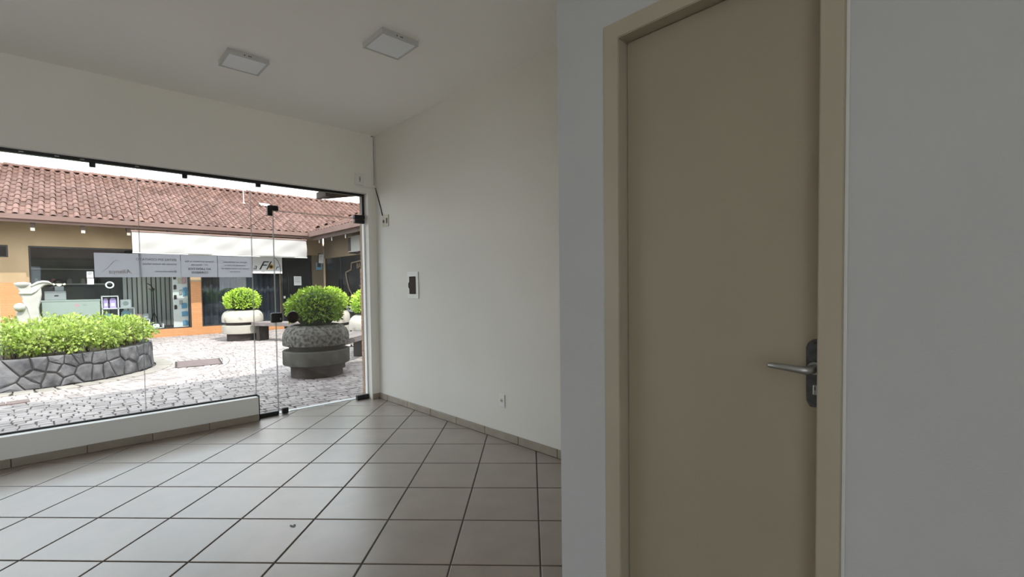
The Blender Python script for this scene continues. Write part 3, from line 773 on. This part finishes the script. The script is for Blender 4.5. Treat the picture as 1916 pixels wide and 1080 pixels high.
part('wall_pier', bbox(6.43, 6.8, YB - .03, YB + .25, 1.40, 2.48), 'plaster_dim')
part('tiled_dado', bbox(6.43, 6.8, YB - .042, YB + .25, GZ, 1.40), 'pilaster')
part('rear_wall', bbox(BX0, 10, 22.6, 22.8, GZ, 3.4), 'plaster')
part('side_wall', bbox(BX0, BX0 + .2, YB + .25, 22.6, GZ, 3.4), 'plaster')
part('shop_floor', bbox(BX0 + .2, 10, YB + .25, 22.6, GZ, GZ + .06), 'shop_in')
part('shop_ceiling', bbox(BX0 + .2, 10, YB + .25, 22.6, 2.75, 2.85), 'shop_in')
part('party_wall', bbox(2.85, 3.0, YB + .25, 22.6, GZ + .06, 2.75), 'shop_in')
part('shop_back_wall', bbox(BX0 + .2, 2.85, 19.6, 19.7, GZ + .06, 2.75), 'shop_in')
def shop_window(x0, x1, z0, z1, m_='glass2'):
    w = part('shop_window', prism([(x0, z0), (x1, z0), (x1, z1), (x0, z1)], 'y', YB + .05, YB + .06), m_)
    for a in ((x0, x0 + .035, z0, z1), (x1 - .035, x1, z0, z1), (x0 + .035, x1 - .035, z1 - .04, z1), (x0 + .035, x1 - .035, z0, z0 + .03)):
        obj('window_bar', bbox(a[0], a[1], YB + .03, YB + .08, a[2], a[3]), 'wframe', w)
    return w
shop_window(-.60, 2.79, .18, 2.48)
shop_window(-4.6, -.95, 2.18, 2.48)
shop_window(3.06, 5.42, .19, 2.48)
# dark entrance right of the curtained window
part('door_surround', bbox(5.42, 6.43, YB + .10, YB + .16, GZ, 2.48), 'darkglass')
dd = part('shop_door', bbox(5.62, 6.38, YB + .06, YB + .10, GZ + .01, 2.2, .004), 'darkglass')
obj('handle', bbox(5.66, 5.69, YB + .03, YB + .06, .95, 1.12), 'steel', dd)
obj('bell_button', bbox(5.46, 5.52, YB + .085, YB + .10, .98, 1.06), 'white', dd)

# roof
rf = part('roof', prism([(EY, EZ - .05), (EY, EZ - .01), (RY, EZ + (RY - EY) * SL - .01), (RY + 3.6, EZ + .2), (RY + 3.6, EZ + .1), (RY, EZ + (RY - EY) * SL - .06)], 'x', BX0, 6.10), 'clay')
prof = [(-.11, .045), (-.098, .012), (-.085, .004), (-.02, .004), (-.006, .014)] + [(.055 - .061 * math.cos(math.pi * k / 6), .012 + .060 * math.sin(math.pi * k / 6)) for k in range(1, 7)]
def tile_vf(L_=.40, lift=.017):
    v, f = [], []
    for yy, s, dz in ((0, 1.0, lift), (L_, .90, 0.0)):
        v += [(u * s, yy, h_ + dz) for u, h_ in prof]
    n = len(prof)
    for i in range(n - 1): f.append((i, i + 1, n + i + 1, n + i))
    v += [(u, .001, h_ + lift - .013) for u, h_ in prof]
    for i in range(n - 1): f.append((2 * n + i, 2 * n + i + 1, i + 1, i))
    return v, f
ang = math.atan(SL); ex = .36; wcol = .215
TV, TF = tile_vf()
tme = bpy.data.meshes.new('roof_tile'); tme.from_pydata(TV, [], TF); tme.update(); tme.materials.append(M['clay'])
for p in tme.polygons: p.use_smooth = True
tme.set_sharp_from_angle(angle=math.radians(50))
rows = int(math.hypot(RY - EY, (RY - EY) * SL) / ex) + 1
cells = []
WS = .40                        # slope of the side wing's roof
for rI in range(rows):
    for c in range(-12, 48):
        X = c * wcol + .05; Y = EY - .03 + rI * ex * math.cos(ang)
        if Y > RY - .1: continue
        if X > 6.05 + (Y - EY) * SL / WS + .10: continue       # beyond the valley
        if X < BX0: continue
        cells.append((X, Y, EZ + (Y - EY) * SL))
def vis(c): q = c[0] / c[1]; return -.085 < q < .5
vis_c = sorted((c for c in cells if vis(c)), key=lambda c: c[0] ** 2 + c[1] ** 2)
keep = set(vis_c[:300])
TVs, TFs = [], []
rt = random.Random(9)
for c in cells:
    jz, ja = rt.uniform(-.004, .006), rt.uniform(-.018, .018)
    if c in keep:
        o = obj('roof_tile', tme, 'clay', rf); o.location = (c[0], c[1], c[2] + jz); o.rotation_euler = (ang, 0, ja)
    else:
        R_ = Matrix.Translation((c[0], c[1], c[2] + jz)) @ Matrix.Rotation(ja, 4, 'Z') @ Matrix.Rotation(ang, 4, 'X'); n0 = len(TVs)
        TVs += [tuple(R_ @ Vector(p)) for p in TV]; TFs += [tuple(n0 + i for i in f) for f in TF]
pydata('roof_tiles_beyond', TVs, TFs, 'clay', rf, True)['kind'] = 'stuff'
rme = None; X = -2.6; zr = EZ + (RY - EY) * SL + .02
while X < 10.2:
    if rme is None:
        b = bmesh.new(); rr = []
        for xx, s in ((0, 1.0), (.40, .86)):
            rr.append([b.verts.new((xx, .12 * s * math.cos(a), .085 * s * math.sin(a) + (.012 if xx == 0 else 0))) for a in [math.pi * k / 8 for k in range(9)]])
        for i in range(8): b.faces.new((rr[0][i], rr[0][i + 1], rr[1][i + 1], rr[1][i]))
        o = obj('ridge_tile', b, 'clay', rf, True); rme = o.data
    else: o = obj('ridge_tile', rme, 'clay', rf)
    o.location = (X, RY, zr + rt.uniform(-.006, .006)); X += .37
b = prism([(6.0, EY), (6.05, EY), (6.05 + (RY - EY) * SL / WS, RY), (6.0, RY)], 'z', 0, .04)
for v in b.verts: v.co.z += EZ - .06 + (v.co.y - EY) * SL
obj('roof_extension', b, 'clay', rf)
# gutter, fascia, rafter tails with pale drip ends
part('gutter', prism([(EY - .07, EZ - .085), (EY - .085, EZ + .025), (EY - .075, EZ + .025), (EY - .05, EZ - .07), (EY + .02, EZ - .07), (EY + .02, EZ - .085)], 'x', BX0, 5.98), 'gutter')
part('fascia_board', bbox(BX0, 6.0, EY + .02, EY + .045, EZ - .155, EZ - .055), 'gutter')
part('soffit', prism([(EY + .045, EZ - .06), (YB, EZ + (YB - EY) * SL - .10), (YB, EZ + (YB - EY) * SL - .08), (EY + .045, EZ - .04)], 'x', BX0, 6.1), 'wood')
for k in range(9):
    X = -1.38 + k * .90
    if X < 6.0:
        rt_ = part('rafter_tail', prism([(EY + .06, EZ - .285), (EY + .06, EZ - .14), (YB, EZ + .19), (YB, EZ + .05)], 'x', X - .04, X + .04), 'wood')
        if X < 1.5: obj('pale_end', bbox(X - .038, X + .038, EY + .045, EY + .10, EZ - .345, EZ - .275), 'conc', rt_)

# awning sheet hung under the gutter
aw = thing('awning', 'white cloth awning valance hanging under the tiled eave', 'awning', (0, 0, 0))
V, F = [], []; NXA, NZA = 60, 14; x0, x1, z0, z1 = 1.365, 5.865, 2.315, 2.885
for side in (0, 1):
    for i in range(NXA + 1):
        for k in range(NZA + 1):
            u, w_ = i / NXA, k / NZA
            sag = .018 * math.sin(14 * u + 5 * w_) * (1 - w_) + .010 * math.sin(33 * u - 7 * w_)
            V.append((x0 + (x1 - x0) * u, 15.99 + sag + .006 * side - .05 * (1 - w_), z0 + (z1 - z0) * w_))
nv = (NXA + 1) * (NZA + 1)
for i in range(NXA):
    for k in range(NZA):
        a = i * (NZA + 1) + k; F.append((a, a + NZA + 1, a + NZA + 2, a + 1)); F.append((nv + a, nv + a + 1, nv + a + NZA + 2, nv + a + NZA + 1))
for i in range(NXA):
    for k in (0, NZA): a = i * (NZA + 1) + k; F.append((a, nv + a, nv + a + NZA + 1, a + NZA + 1))
pydata('cloth', V, F, 'awning', aw, True)
obj('roller', tube([(1.35, 16.0, 2.895), (5.88, 16.0, 2.895)], .022, 10), 'gutter', aw)
for xx in (1.45, 3.6, 5.75): obj('bracket', bbox(xx - .015, xx + .015, 16.0, EY + .03, 2.885, 2.945), 'wood', aw)
obj('weight_bar', tube([(1.36, 15.945, 2.315), (5.87, 15.945, 2.315)], .012, 8), 'white_matte', aw)

# sign with flower lettering
sg = thing('shop_sign', 'white hanging shop sign with script lettering and sunflower', 'sign', (0, 0, 0))
obj('board', bbox(3.95, 5.39, YB - .07, YB - .045, 1.82, 2.36, .004), 'white_matte', sg)
RF = (math.pi / 2, 0, 0)
text('lettering', 'a', .26, 'ink_black', sg, (4.55, YB - .073, 2.03), RF, .002, shear=.35)
text('lettering', 'Fl', .40, 'ink_black', sg, (4.80, YB - .073, 2.07), RF, .002, shear=.45, sx=1.15)
text('lettering', 'r', .24, 'ink_black', sg, (5.215, YB - .073, 2.02), RF, .002, shear=.35)
fl = obj('sunflower', lathe([(.0, -.003), (.05, -.003), (.05, 0), (0, 0)], 20, 5.04, YB - .072, 2.045, 'y'), 'brown', sg)
for k in range(14):
    a = 2 * math.pi * k / 14; c_, s_ = math.cos(a), math.sin(a)
    P_ = lambda r_, w_: (5.04 + r_ * c_ - w_ * s_, 2.045 + r_ * s_ + w_ * c_)
    obj('petal', prism([P_(.045, -.012), P_(.075, -.018), P_(.10, 0), P_(.075, .018), P_(.045, .012)], 'y', YB - .0735, YB - .0715), 'yellow', fl)
obj('curved_line', tube([(5.17, YB - .0725, 2.35), (5.26, YB - .0725, 2.24), (5.315, YB - .0725, 2.08), (5.33, YB - .0725, 1.95), (5.325, YB - .0725, 1.825)], .009, 6), 'ink_black', sg)
for xx in (4.2, 5.2): obj('sign_bracket', bbox(xx - .02, xx + .02, YB - .045, YB, 2.3, 2.34), 'black', sg)

# curtain behind the dark window
V, F = [], []; n = 160
for i in range(n + 1):
    xx = 3.08 + (5.40 - 3.08) * i / n; yy = YB + .30 + .035 * math.sin(i * .55) + .02 * math.sin(i * .21 + 1)
    V += [(xx, yy, .02), (xx, yy, 2.46), (xx, yy + .006, .02), (xx, yy + .006, 2.46)]
    if i:
        a = (i - 1) * 4; b_ = i * 4
        F += [(a, b_, b_ + 1, a + 1), (a + 2, a + 3, b_ + 3, b_ + 2), (a + 1, b_ + 1, b_ + 3, a + 3)]
tag(pydata('curtain', V, F, 'curtain', None, True), 'dark blue pleated curtain filling the shop window behind the far planter', 'curtain')

# notices on the far shops
def far_notice(name, label, x0, x1, z0, z1, y, m_='white_matte', lines=3):
    t = thing(name, label, 'notice', ((x0 + x1) / 2, y, (z0 + z1) / 2))
    w_, h_ = (x1 - x0) / 2, (z1 - z0) / 2
    obj('sheet', bbox(-w_, w_, -.004, .004, -h_, h_), m_, t)
    for k in range(lines): obj('printed_line', bbox(-w_ * .7, w_ * (.7 - .2 * (k % 2)), -.0052, -.0038, h_ * (.65 - .4 * k) - .012, h_ * (.65 - .4 * k)), 'ink', t)
    return t
far_notice('paper_notice', 'white paper notice on the dark shop door beside the sunflower sign', 5.80, 6.05, 1.42, 1.735, YB + .055)
far_notice('paper_notice', 'upper of two small white papers on the left shop window', .475, .608, 1.675, 1.845, YB + .044, lines=2)
far_notice('paper_notice', 'lower of two small white papers on the left shop window', .480, .613, 1.500, 1.660, YB + .044, lines=0)
ws = far_notice('number_plate', 'tilted white plate on the pier at the inner corner', 6.63, 6.79, 2.20, 2.51, YB - .065, lines=3); ws['category'] = 'sign'; ws.rotation_euler = (0, math.radians(4), 0)
obj('backing_board', bbox(-.12, .0, .004, .012, -.30, .19), 'wood', ws)
bs = far_notice('blue_sticker', 'small blue sign on the pier at the inner corner', 6.53, 6.75, 1.97, 2.22, YB - .045, 'sky_blue', 2); bs['category'] = 'sign'

# ------------------------------------------------------------------ goods inside the left shop
FZ = GZ + .06
ct = thing('shop_counter', 'grey-green shop counter behind the left shop window', 'counter', (.16, 17.34, FZ))
obj('front_panel', bbox(-.57, .57, -.02, .02, 0, 1.04, .004), 'counter', ct); obj('top', bbox(-.585, .585, -.03, .40, 1.04, 1.08, .004), 'counter', ct)
obj('side_panel', bbox(-.57, -.53, .02, .38, 0, 1.04), 'counter', ct); obj('side_panel', bbox(.53, .57, .02, .38, 0, 1.04), 'counter', ct)
obj('round_sticker', lathe([(.045, -.024), (.045, -.02), (0, -.02)], 20, .10, 0, .93, 'y'), 'pink', ct)
obj('oval_sticker', bbox(.22, .30, -.0235, -.02, .91, .955, .001), 'box_grey', ct)
bx = thing('equipment_box', 'grey boxy machine standing on the shop counter', 'machine', (-.15, 17.54, FZ + 1.08))
obj('case', bbox(-.21, .21, -.14, .14, 0, .24, .01), 'box_grey', bx); obj('slot', bbox(-.02, .06, -.142, -.138, .10, .13), 'dark', bx)
ml = thing('round_table_lamp', 'small lamp with glowing bulbs on top of the grey machine', 'lamp', (-.07, 17.54, FZ + 1.32))
obj('stand', bbox(-.09, .09, -.06, .06, 0, .13, .01), 'box_grey', ml)
for xx, r_ in ((-.10, .03), (0, .055), (.10, .03)):
    obj('bulb', lathe([(0, -r_)] + [(r_ * math.sin(math.pi * k / 8), -r_ * math.cos(math.pi * k / 8)) for k in range(1, 8)] + [(0, r_)], 14, xx, -.03, .185), 'bulb', ml, True)
obj('hood', lathe([(.13, .20), (.11, .27), (.05, .31), (0, .315)], 18, 0, .03, 0), 'dark', ml, True)
su = thing('cube_shelf', 'white stepped cube shelf descending to the right behind the shop window', 'shelf', (.775, 17.32, FZ))
def panelx(x0, x1, z0, z1, nm): obj(nm, bbox(x0, x1, 0, .30, z0, z1), 'white_matte', su)
cs = .345; t_ = .025
for xx, top in ((0, 3), (cs, 3), (2 * cs, 2), (3 * cs, 1), (4 * cs - .02, .55)): panelx(xx - t_ / 2, xx + t_ / 2, 0, cs * top + .12, 'upright')
for lev, xmax in ((0, 4), (1, 3), (2, 2), (3, 1)): panelx(-t_ / 2, xmax * cs + t_ / 2, lev * cs + .12 - t_ / 2, lev * cs + .12 + t_ / 2, 'shelf_board')
panelx(3 * cs, 4 * cs - .01, .17, .195, 'shelf_board')
def carded(x, z_, w_, h_, m_, label, nm='carded_goods', cat='package', y=17.42):
    t = thing(nm, label, cat, (x, y, z_))
    obj('card', prism([(-w_ / 2, 0), (w_ / 2, 0), (w_ / 2, h_ * .8), (w_ * .3, h_), (-w_ * .3, h_), (-w_ / 2, h_ * .8)], 'y', -.02, .02, .004), m_, t)
    obj('label_panel', bbox(-w_ * .3, w_ * .3, -.0225, -.019, h_ * .2, h_ * .5), 'white_matte', t)
zt = FZ + 2 * cs + .12 + t_ / 2
carded(.855, zt, .10, .28, 'lav', 'left of two lavender cards in the top cube of the white shelf')
carded(1.01, zt, .14, .28, 'lav', 'right, broader lavender card in the top cube of the white shelf')
wp_ = thing('framed_print', 'pale square print standing on the second step of the white shelf', 'picture', (1.29, 17.42, FZ + 2 * cs + .12 + t_ / 2))
obj('board', bbox(-.12, .12, -.01, .01, 0, .23, .003), 'white_matte', wp_); obj('ring_motif', lathe([(.055, -.0125), (.065, -.0125), (.065, -.009), (.055, -.009)], 24, 0, 0, .12, 'y'), 'counter', wp_)
zm = FZ + cs + .12 + t_ / 2
carded(.885, zm, .16, .20, 'tealp', 'patterned teal pack in the middle row of the white shelf, far left')
carded(1.285, zm, .22, .26, 'tealp', 'larger patterned teal pack in the middle row of the white shelf')
carded(1.575, zm, .16, .15, 'pink', 'pink pack on the third step of the white shelf')
carded(1.735, zm, .13, .16, 'box_grey', 'grey pack beside the pink one on the third step')
carded(1.64, FZ + .12 + t_ / 2, .26, .22, 'tealp', 'patterned teal pack in the bottom row of the white shelf')
carded(1.97, FZ + .21, .16, .10, 'white_matte', 'low white pack on the last step of the white shelf')
rg = thing('ring_light', 'small glowing ring light above the white shelf', 'ring light', (1.0, 18.2, FZ))
tor = bmesh.new(); R0, r0 = .085, .018; rings = []
for i in range(28):
    a = 2 * math.pi * i / 28
    rings.append([tor.verts.new(((R0 + r0 * math.cos(b_)) * math.cos(a), r0 * math.sin(b_) * .7, 1.48 + (R0 + r0 * math.cos(b_)) * math.sin(a))) for b_ in [2 * math.pi * k / 8 for k in range(8)]])
for i in range(28):
    for k in range(8): tor.faces.new((rings[i][k], rings[(i + 1) % 28][k], rings[(i + 1) % 28][(k + 1) % 8], rings[i][(k + 1) % 8]))
bmesh.ops.recalc_face_normals(tor, faces=tor.faces)
obj('ring', tor, 'led', rg, True); obj('stem', tube([(0, 0, .02), (0, 0, 1.395)], .008, 6), 'dark', rg); obj('foot', lathe([(.12, 0), (.12, .015), (.02, .022), (0, .022)], 20), 'dark', rg)
tp = thing('tripod', 'black tripod standing before the grey vertical blinds', 'tripod', (2.04, 18.38, FZ))
obj('column', tube([(0, 0, .45), (0, 0, 1.30)], .014, 8), 'black', tp)
for k in range(3):
    a = 2 * math.pi * k / 3 + .4; obj('leg', tube([(0, 0, .62), (.22 * math.cos(a), .22 * math.sin(a), .0)], .011, 6), 'black', tp)
obj('head', bbox(-.035, .035, -.025, .025, 1.30, 1.37, .008), 'black', tp)
obj('arm', tube([(0, 0, 1.36), (-.06, 0, 1.46), (-.14, 0, 1.52)], .014, 6), 'black', tp); obj('side_arm', tube([(0, 0, 1.26), (-.10, 0, 1.36)], .01, 6), 'black', tp)
bl = thing('vertical_blind', 'grey vertical blind hanging across the left shop behind the tripod', 'blind', (0, 18.6, 0))
obj('headrail', bbox(1.30, 2.62, -.03, .03, 2.30, 2.36), 'white_matte', bl)
sme = None
for k in range(11):
    o = obj('slat', bbox(-.05, .05, -.002, .002, .20, 2.30), 'slat', bl) if sme is None else obj('slat', sme, 'slat', bl)
    sme = o.data; o.location = (1.37 + k * .118, 0, 0); o.rotation_euler = (0, 0, .45)
pr = thing('display_panel', 'tall white display board at the right end of the left shop window', 'display board', (2.58, 17.42, FZ))
obj('board', bbox(-.18, .20, 0, .02, .1, 2.2), 'white_matte', pr); obj('foot', bbox(-.18, .20, -.05, .12, 0, .1), 'white_matte', pr)
spots = [(-.12, 1.62, .07, .14, 'dark'), (-.12, 1.32, .07, .15, 'dark'), (-.12, 1.02, .07, .14, 'dark'), (-.12, .72, .07, .14, 'dark'), (.0, 1.50, .10, .18, 'beige'), (.11, 1.50, .09, .24, 'pink'), (.13, 1.12, .11, .28, 'blue'), (.02, 1.16, .08, .16, 'box_grey'), (.10, .74, .14, .18, 'blue'), (.11, .50, .16, .16, 'blue'), (.02, .86, .09, .14, 'box_grey'), (.12, .22, .14, .16, 'blue')]
nmz = ['top black', 'second black', 'third black', 'lowest black', 'beige', 'pink', 'tall blue', 'upper grey', 'middle blue', 'lower blue', 'lower grey', 'bottom blue']
for (dx, z_, w_, h_, m_), nm in zip(spots, nmz):
    t = thing('hanging_pack', nm + ' pack hanging on the white display board in the shop window', 'package', (2.58 + dx, 17.405, FZ + z_), 0, 'packs on the display board')
    obj('pouch', prism([(-w_ / 2, 0), (w_ / 2, .01), (w_ / 2, h_ * .85), (0.01, h_), (-w_ / 2, h_ * .88)], 'y', -.012, .012, .004), m_, t)
    obj('header_card', bbox(-w_ * .4, w_ * .4, -.003, .003, h_ * .92, h_ * 1.12), 'white_matte', t)
gs = thing('grey_cabinet', 'dark cabinet with pale pictures on the rear wall of the left shop', 'cabinet', (0, 19.58, FZ))
obj('body', bbox(-1.1, 1.2, -.35, -.03, 0, .9), 'box_grey', gs); obj('top_shelf', bbox(-1.0, 1.1, -.28, -.03, 1.50, 1.54), 'slat', gs); obj('upper_shelf', bbox(-1.0, 1.1, -.28, -.03, 1.95, 1.98), 'slat', gs)
for k, xx in enumerate((-.8, -.55, -.2, .15, .45, .8)): obj('jar', lathe([(.05, 0), (.06, .05), (.05, .12), (.025, .15), (0, .155)], 12, xx, -.15, 1.54), ('dark', 'white', 'pink', 'box_grey', 'beige', 'dark')[k], gs)

# ------------------------------------------------------------------ side wing closing the courtyard
WX = 6.82
wg = thing('side_wing', 'shaded shop wing at right angles with dark glass front', 'building', (0, 0, 0))
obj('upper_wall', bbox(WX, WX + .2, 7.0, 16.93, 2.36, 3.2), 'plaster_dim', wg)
obj('dark_front', bbox(WX + .03, WX + .08, 7.0, 16.93, GZ + .05, 2.36), 'darkglass', wg)
for yy in (15.6, 10.2): obj('front_bar', bbox(WX + .01, WX + .03, yy - .02, yy + .02, GZ + .05, 2.36), 'wframe', wg)
obj('plinth', bbox(WX, WX + .1, 7.0, 16.93, GZ, GZ + .05), 'conc_dark', wg)
obj('dark_window', bbox(WX + .012, WX + .03, 14.98, 15.18, 1.10, 1.42), 'black', wg)
obj('wing_back', bbox(WX + 3.5, WX + 3.7, 7.0, 17.0, GZ, 3.2), 'plaster', wg)
WE = 6.03
wr_ = obj('roof', prism([(WE, EZ - .05), (WE, EZ - .01), (WE + 3.9, EZ + 3.9 * WS - .01), (WE + 3.9, EZ + 3.9 * WS - .06)], 'y', 7.0, 16.12), 'clay', wg)
b = prism([(WE, 16.12), (WE + 3.9, 16.12 + 3.9 * WS / SL), (WE + 3.9, 16.12)], 'z', 0, .04)
for v in b.verts: v.co.z += EZ - .05 + (v.co.x - WE) * WS
obj('roof_valley', b, 'clay', wg)
TVs, TFs = [], []; angw = math.atan(WS)
for rI in range(12):
    X = WE - .03 + rI * ex * math.cos(angw)
    for c in range(0, 62):
        Y = 7.1 + c * wcol
        if Y > 16.15 + (X - WE) * WS / SL - .02: continue
        R_ = Matrix.Translation((X, Y, EZ + (X - WE) * WS + rt.uniform(-.004, .006))) @ Matrix.Rotation(-math.pi / 2, 4, 'Z') @ Matrix.Rotation(angw, 4, 'X'); n0 = len(TVs)
        TVs += [tuple(R_ @ Vector(p)) for p in TV]; TFs += [tuple(n0 + i for i in f) for f in TF]
pydata('roof_tiles', TVs, TFs, 'clay', wr_, True)['kind'] = 'stuff'
obj('gutter', prism([(WE - .07, EZ - .115), (WE - .085, EZ + .035), (WE - .075, EZ + .035), (WE - .05, EZ - .10), (WE + .02, EZ - .10), (WE + .02, EZ - .115)], 'y', 7.0, 16.02), 'gutter', wg)
obj('fascia_board', bbox(WE + .02, WE + .05, 7.0, 16.1, EZ - .24, EZ - .05), 'wood', wg)
obj('soffit', prism([(WE + .05, EZ - .08), (WX, EZ + .8 * WS - .10), (WX, EZ + .8 * WS - .07), (WE + .05, EZ - .05)], 'y', 7.0, 16.9), 'wood', wg)
for k in range(8): obj('drip_pipe', tube([(WE + .07, 15.5 - k * .98, EZ - .20), (WE + .07, 15.5 - k * .98, EZ - .345)], .012, 8), 'white_matte', wg)
ac = thing('air_conditioner', 'grey air conditioner unit under the eave of the shaded wing', 'air conditioner', (WX, 13.95, 2.42))
obj('case', bbox(-.28, 0, -.40, .40, 0, .50, .015, 2), 'aircon', ac); obj('side_grille', bbox(-.25, -.03, .40, .408, .05, .45), 'dark', ac)
obj('front_grille', bbox(-.284, -.279, .20, .39, .04, .46), 'dark', ac)
for yy in (-.3, .3): obj('bracket', bbox(-.30, 0, yy - .02, yy + .02, -.03, 0), 'dark', ac)
sd_ = thing('shield_sign', 'dull gold shield outline with lettering on the dark wing front', 'sign', (WX + .008, 0, 0))
RS = (math.pi / 2, 0, -math.pi / 2)
shp = [(13.75, 2.18), (14.76, 2.12), (14.79, 1.90), (15.20, 1.82), (15.12, 1.55), (14.95, 1.25), (14.74, 1.06), (14.3, .78), (13.6, .55)]
for p, q in zip(shp, shp[1:]):
    obj('outline', tube([(0, p[0], p[1]), (0, q[0], q[1])], .022, 6), 'gold', sd_)
obj('outline', tube([(0, 13.75, 2.18), (0, 12.5, 2.14)], .022, 6), 'gold', sd_)
text('lettering', 'BARBER', .24, 'gold', sd_, (-.004, 13.98, 2.0), RS, .003)
text('lettering', 'MEN', .20, 'gold', sd_, (-.004, 14.05, 1.35), RS, .003)
ph = thing('phone_lettering', 'two lines of white phone numbers low on the dark wing front', 'sign', (WX + .026, 14.92, .615))
text('lettering', '(47) 9427-2060', .115, 'white', ph, (-.004, 0, .055), RS, .003)
text('lettering', '(47) 99287-15', .115, 'white', ph, (-.004, 0, -.06), RS, .003)

# roof odds and ends
an = thing('roof_pole', 'thin pale pole rising from the tiled roof', 'pole', (4.70, 18.55, EZ + (18.55 - EY) * SL + .03))
obj('mast', tube([(0, 0, 0), (-.02, 0, .75)], .012, 6), 'white', an); obj('foot_collar', lathe([(.06, 0), (.03, .06), (.015, .08)], 10), 'conc', an)
pt = thing('white_roof_tile', 'pale patched tile lying on the roof near the pole', 'tile', (5.36, 18.5, EZ + (18.5 - EY) * SL + .08)); pt.rotation_euler = (ang, 0, .1)
obj('slab', bbox(-.17, .17, -.10, .10, 0, .03, .006), 'white_matte', pt); obj('lip', bbox(-.17, .17, -.115, -.10, -.01, .035, .004), 'white_matte', pt)

# ------------------------------------------------------------------ own building outside
pil = thing('facing_tile_pilaster', 'brown tiled outside pilaster at the right of glass door', 'pilaster', (0, 0, 0))
obj('core', bbox(2.712, 3.1, YO, 5.60, GZ, 2.6), 'plaster', pil)
for r_ in range(25):
    z0 = GZ + .004 + r_ * .0645
    if z0 + .058 > 1.56: break
    xs = ((YO + .002, YO + .11), (YO + .116, 5.604)) if r_ % 2 else ((YO + .002, YO + .17), (YO + .176, 5.604))
    for a_, b_ in xs: obj('facing_tile', bbox(2.702, 2.712, a_, b_, z0, z0 + .058, .0015), 'pilaster', pil)
    obj('facing_tile', bbox(2.704, 2.90, 5.600, 5.609, z0, z0 + .058, .0015), 'pilaster', pil)
# eave of the shop itself, above the window; its end rafter shows above the glass door
ev = thing('own_roof_eave', 'dark wooden eave beam of the shop seen above the glass door', 'eave', (0, 0, 0))
obj('eave_boards', prism([(YO, 3.10), (6.18, 2.66), (6.18, 2.71), (YO, 3.16)], 'x', -4.2, 6.0), 'wood', ev)
obj('eave_gutter', bbox(-4.2, 6.0, 6.18, 6.25, 2.64, 2.72), 'gutter', ev)
obj('hip_rafter', prism([(2.42, 2.475), (2.42, 2.565), (2.56, 2.60), (3.2, 2.74), (3.2, 2.62), (2.52, 2.482)], 'y', 6.06, 6.14), 'wood', ev)
obj('rafter_end', bbox(2.415, 2.47, 5.9, 6.2, 2.475, 2.56, .004), 'wood', ev)
obj('roof_cover', prism([(YO, 3.165), (6.19, 2.72), (6.19, 2.74), (YO, 3.28), (-2.5, 4.6), (-2.5, 4.5)], 'x', -4.2, 6.0), 'clay', ev)
obj('outer_return', bbox(3.1, 6.0, YO - .2, YO, GZ, 3.2), 'plaster', ev)
bpy.context.view_layer.update()
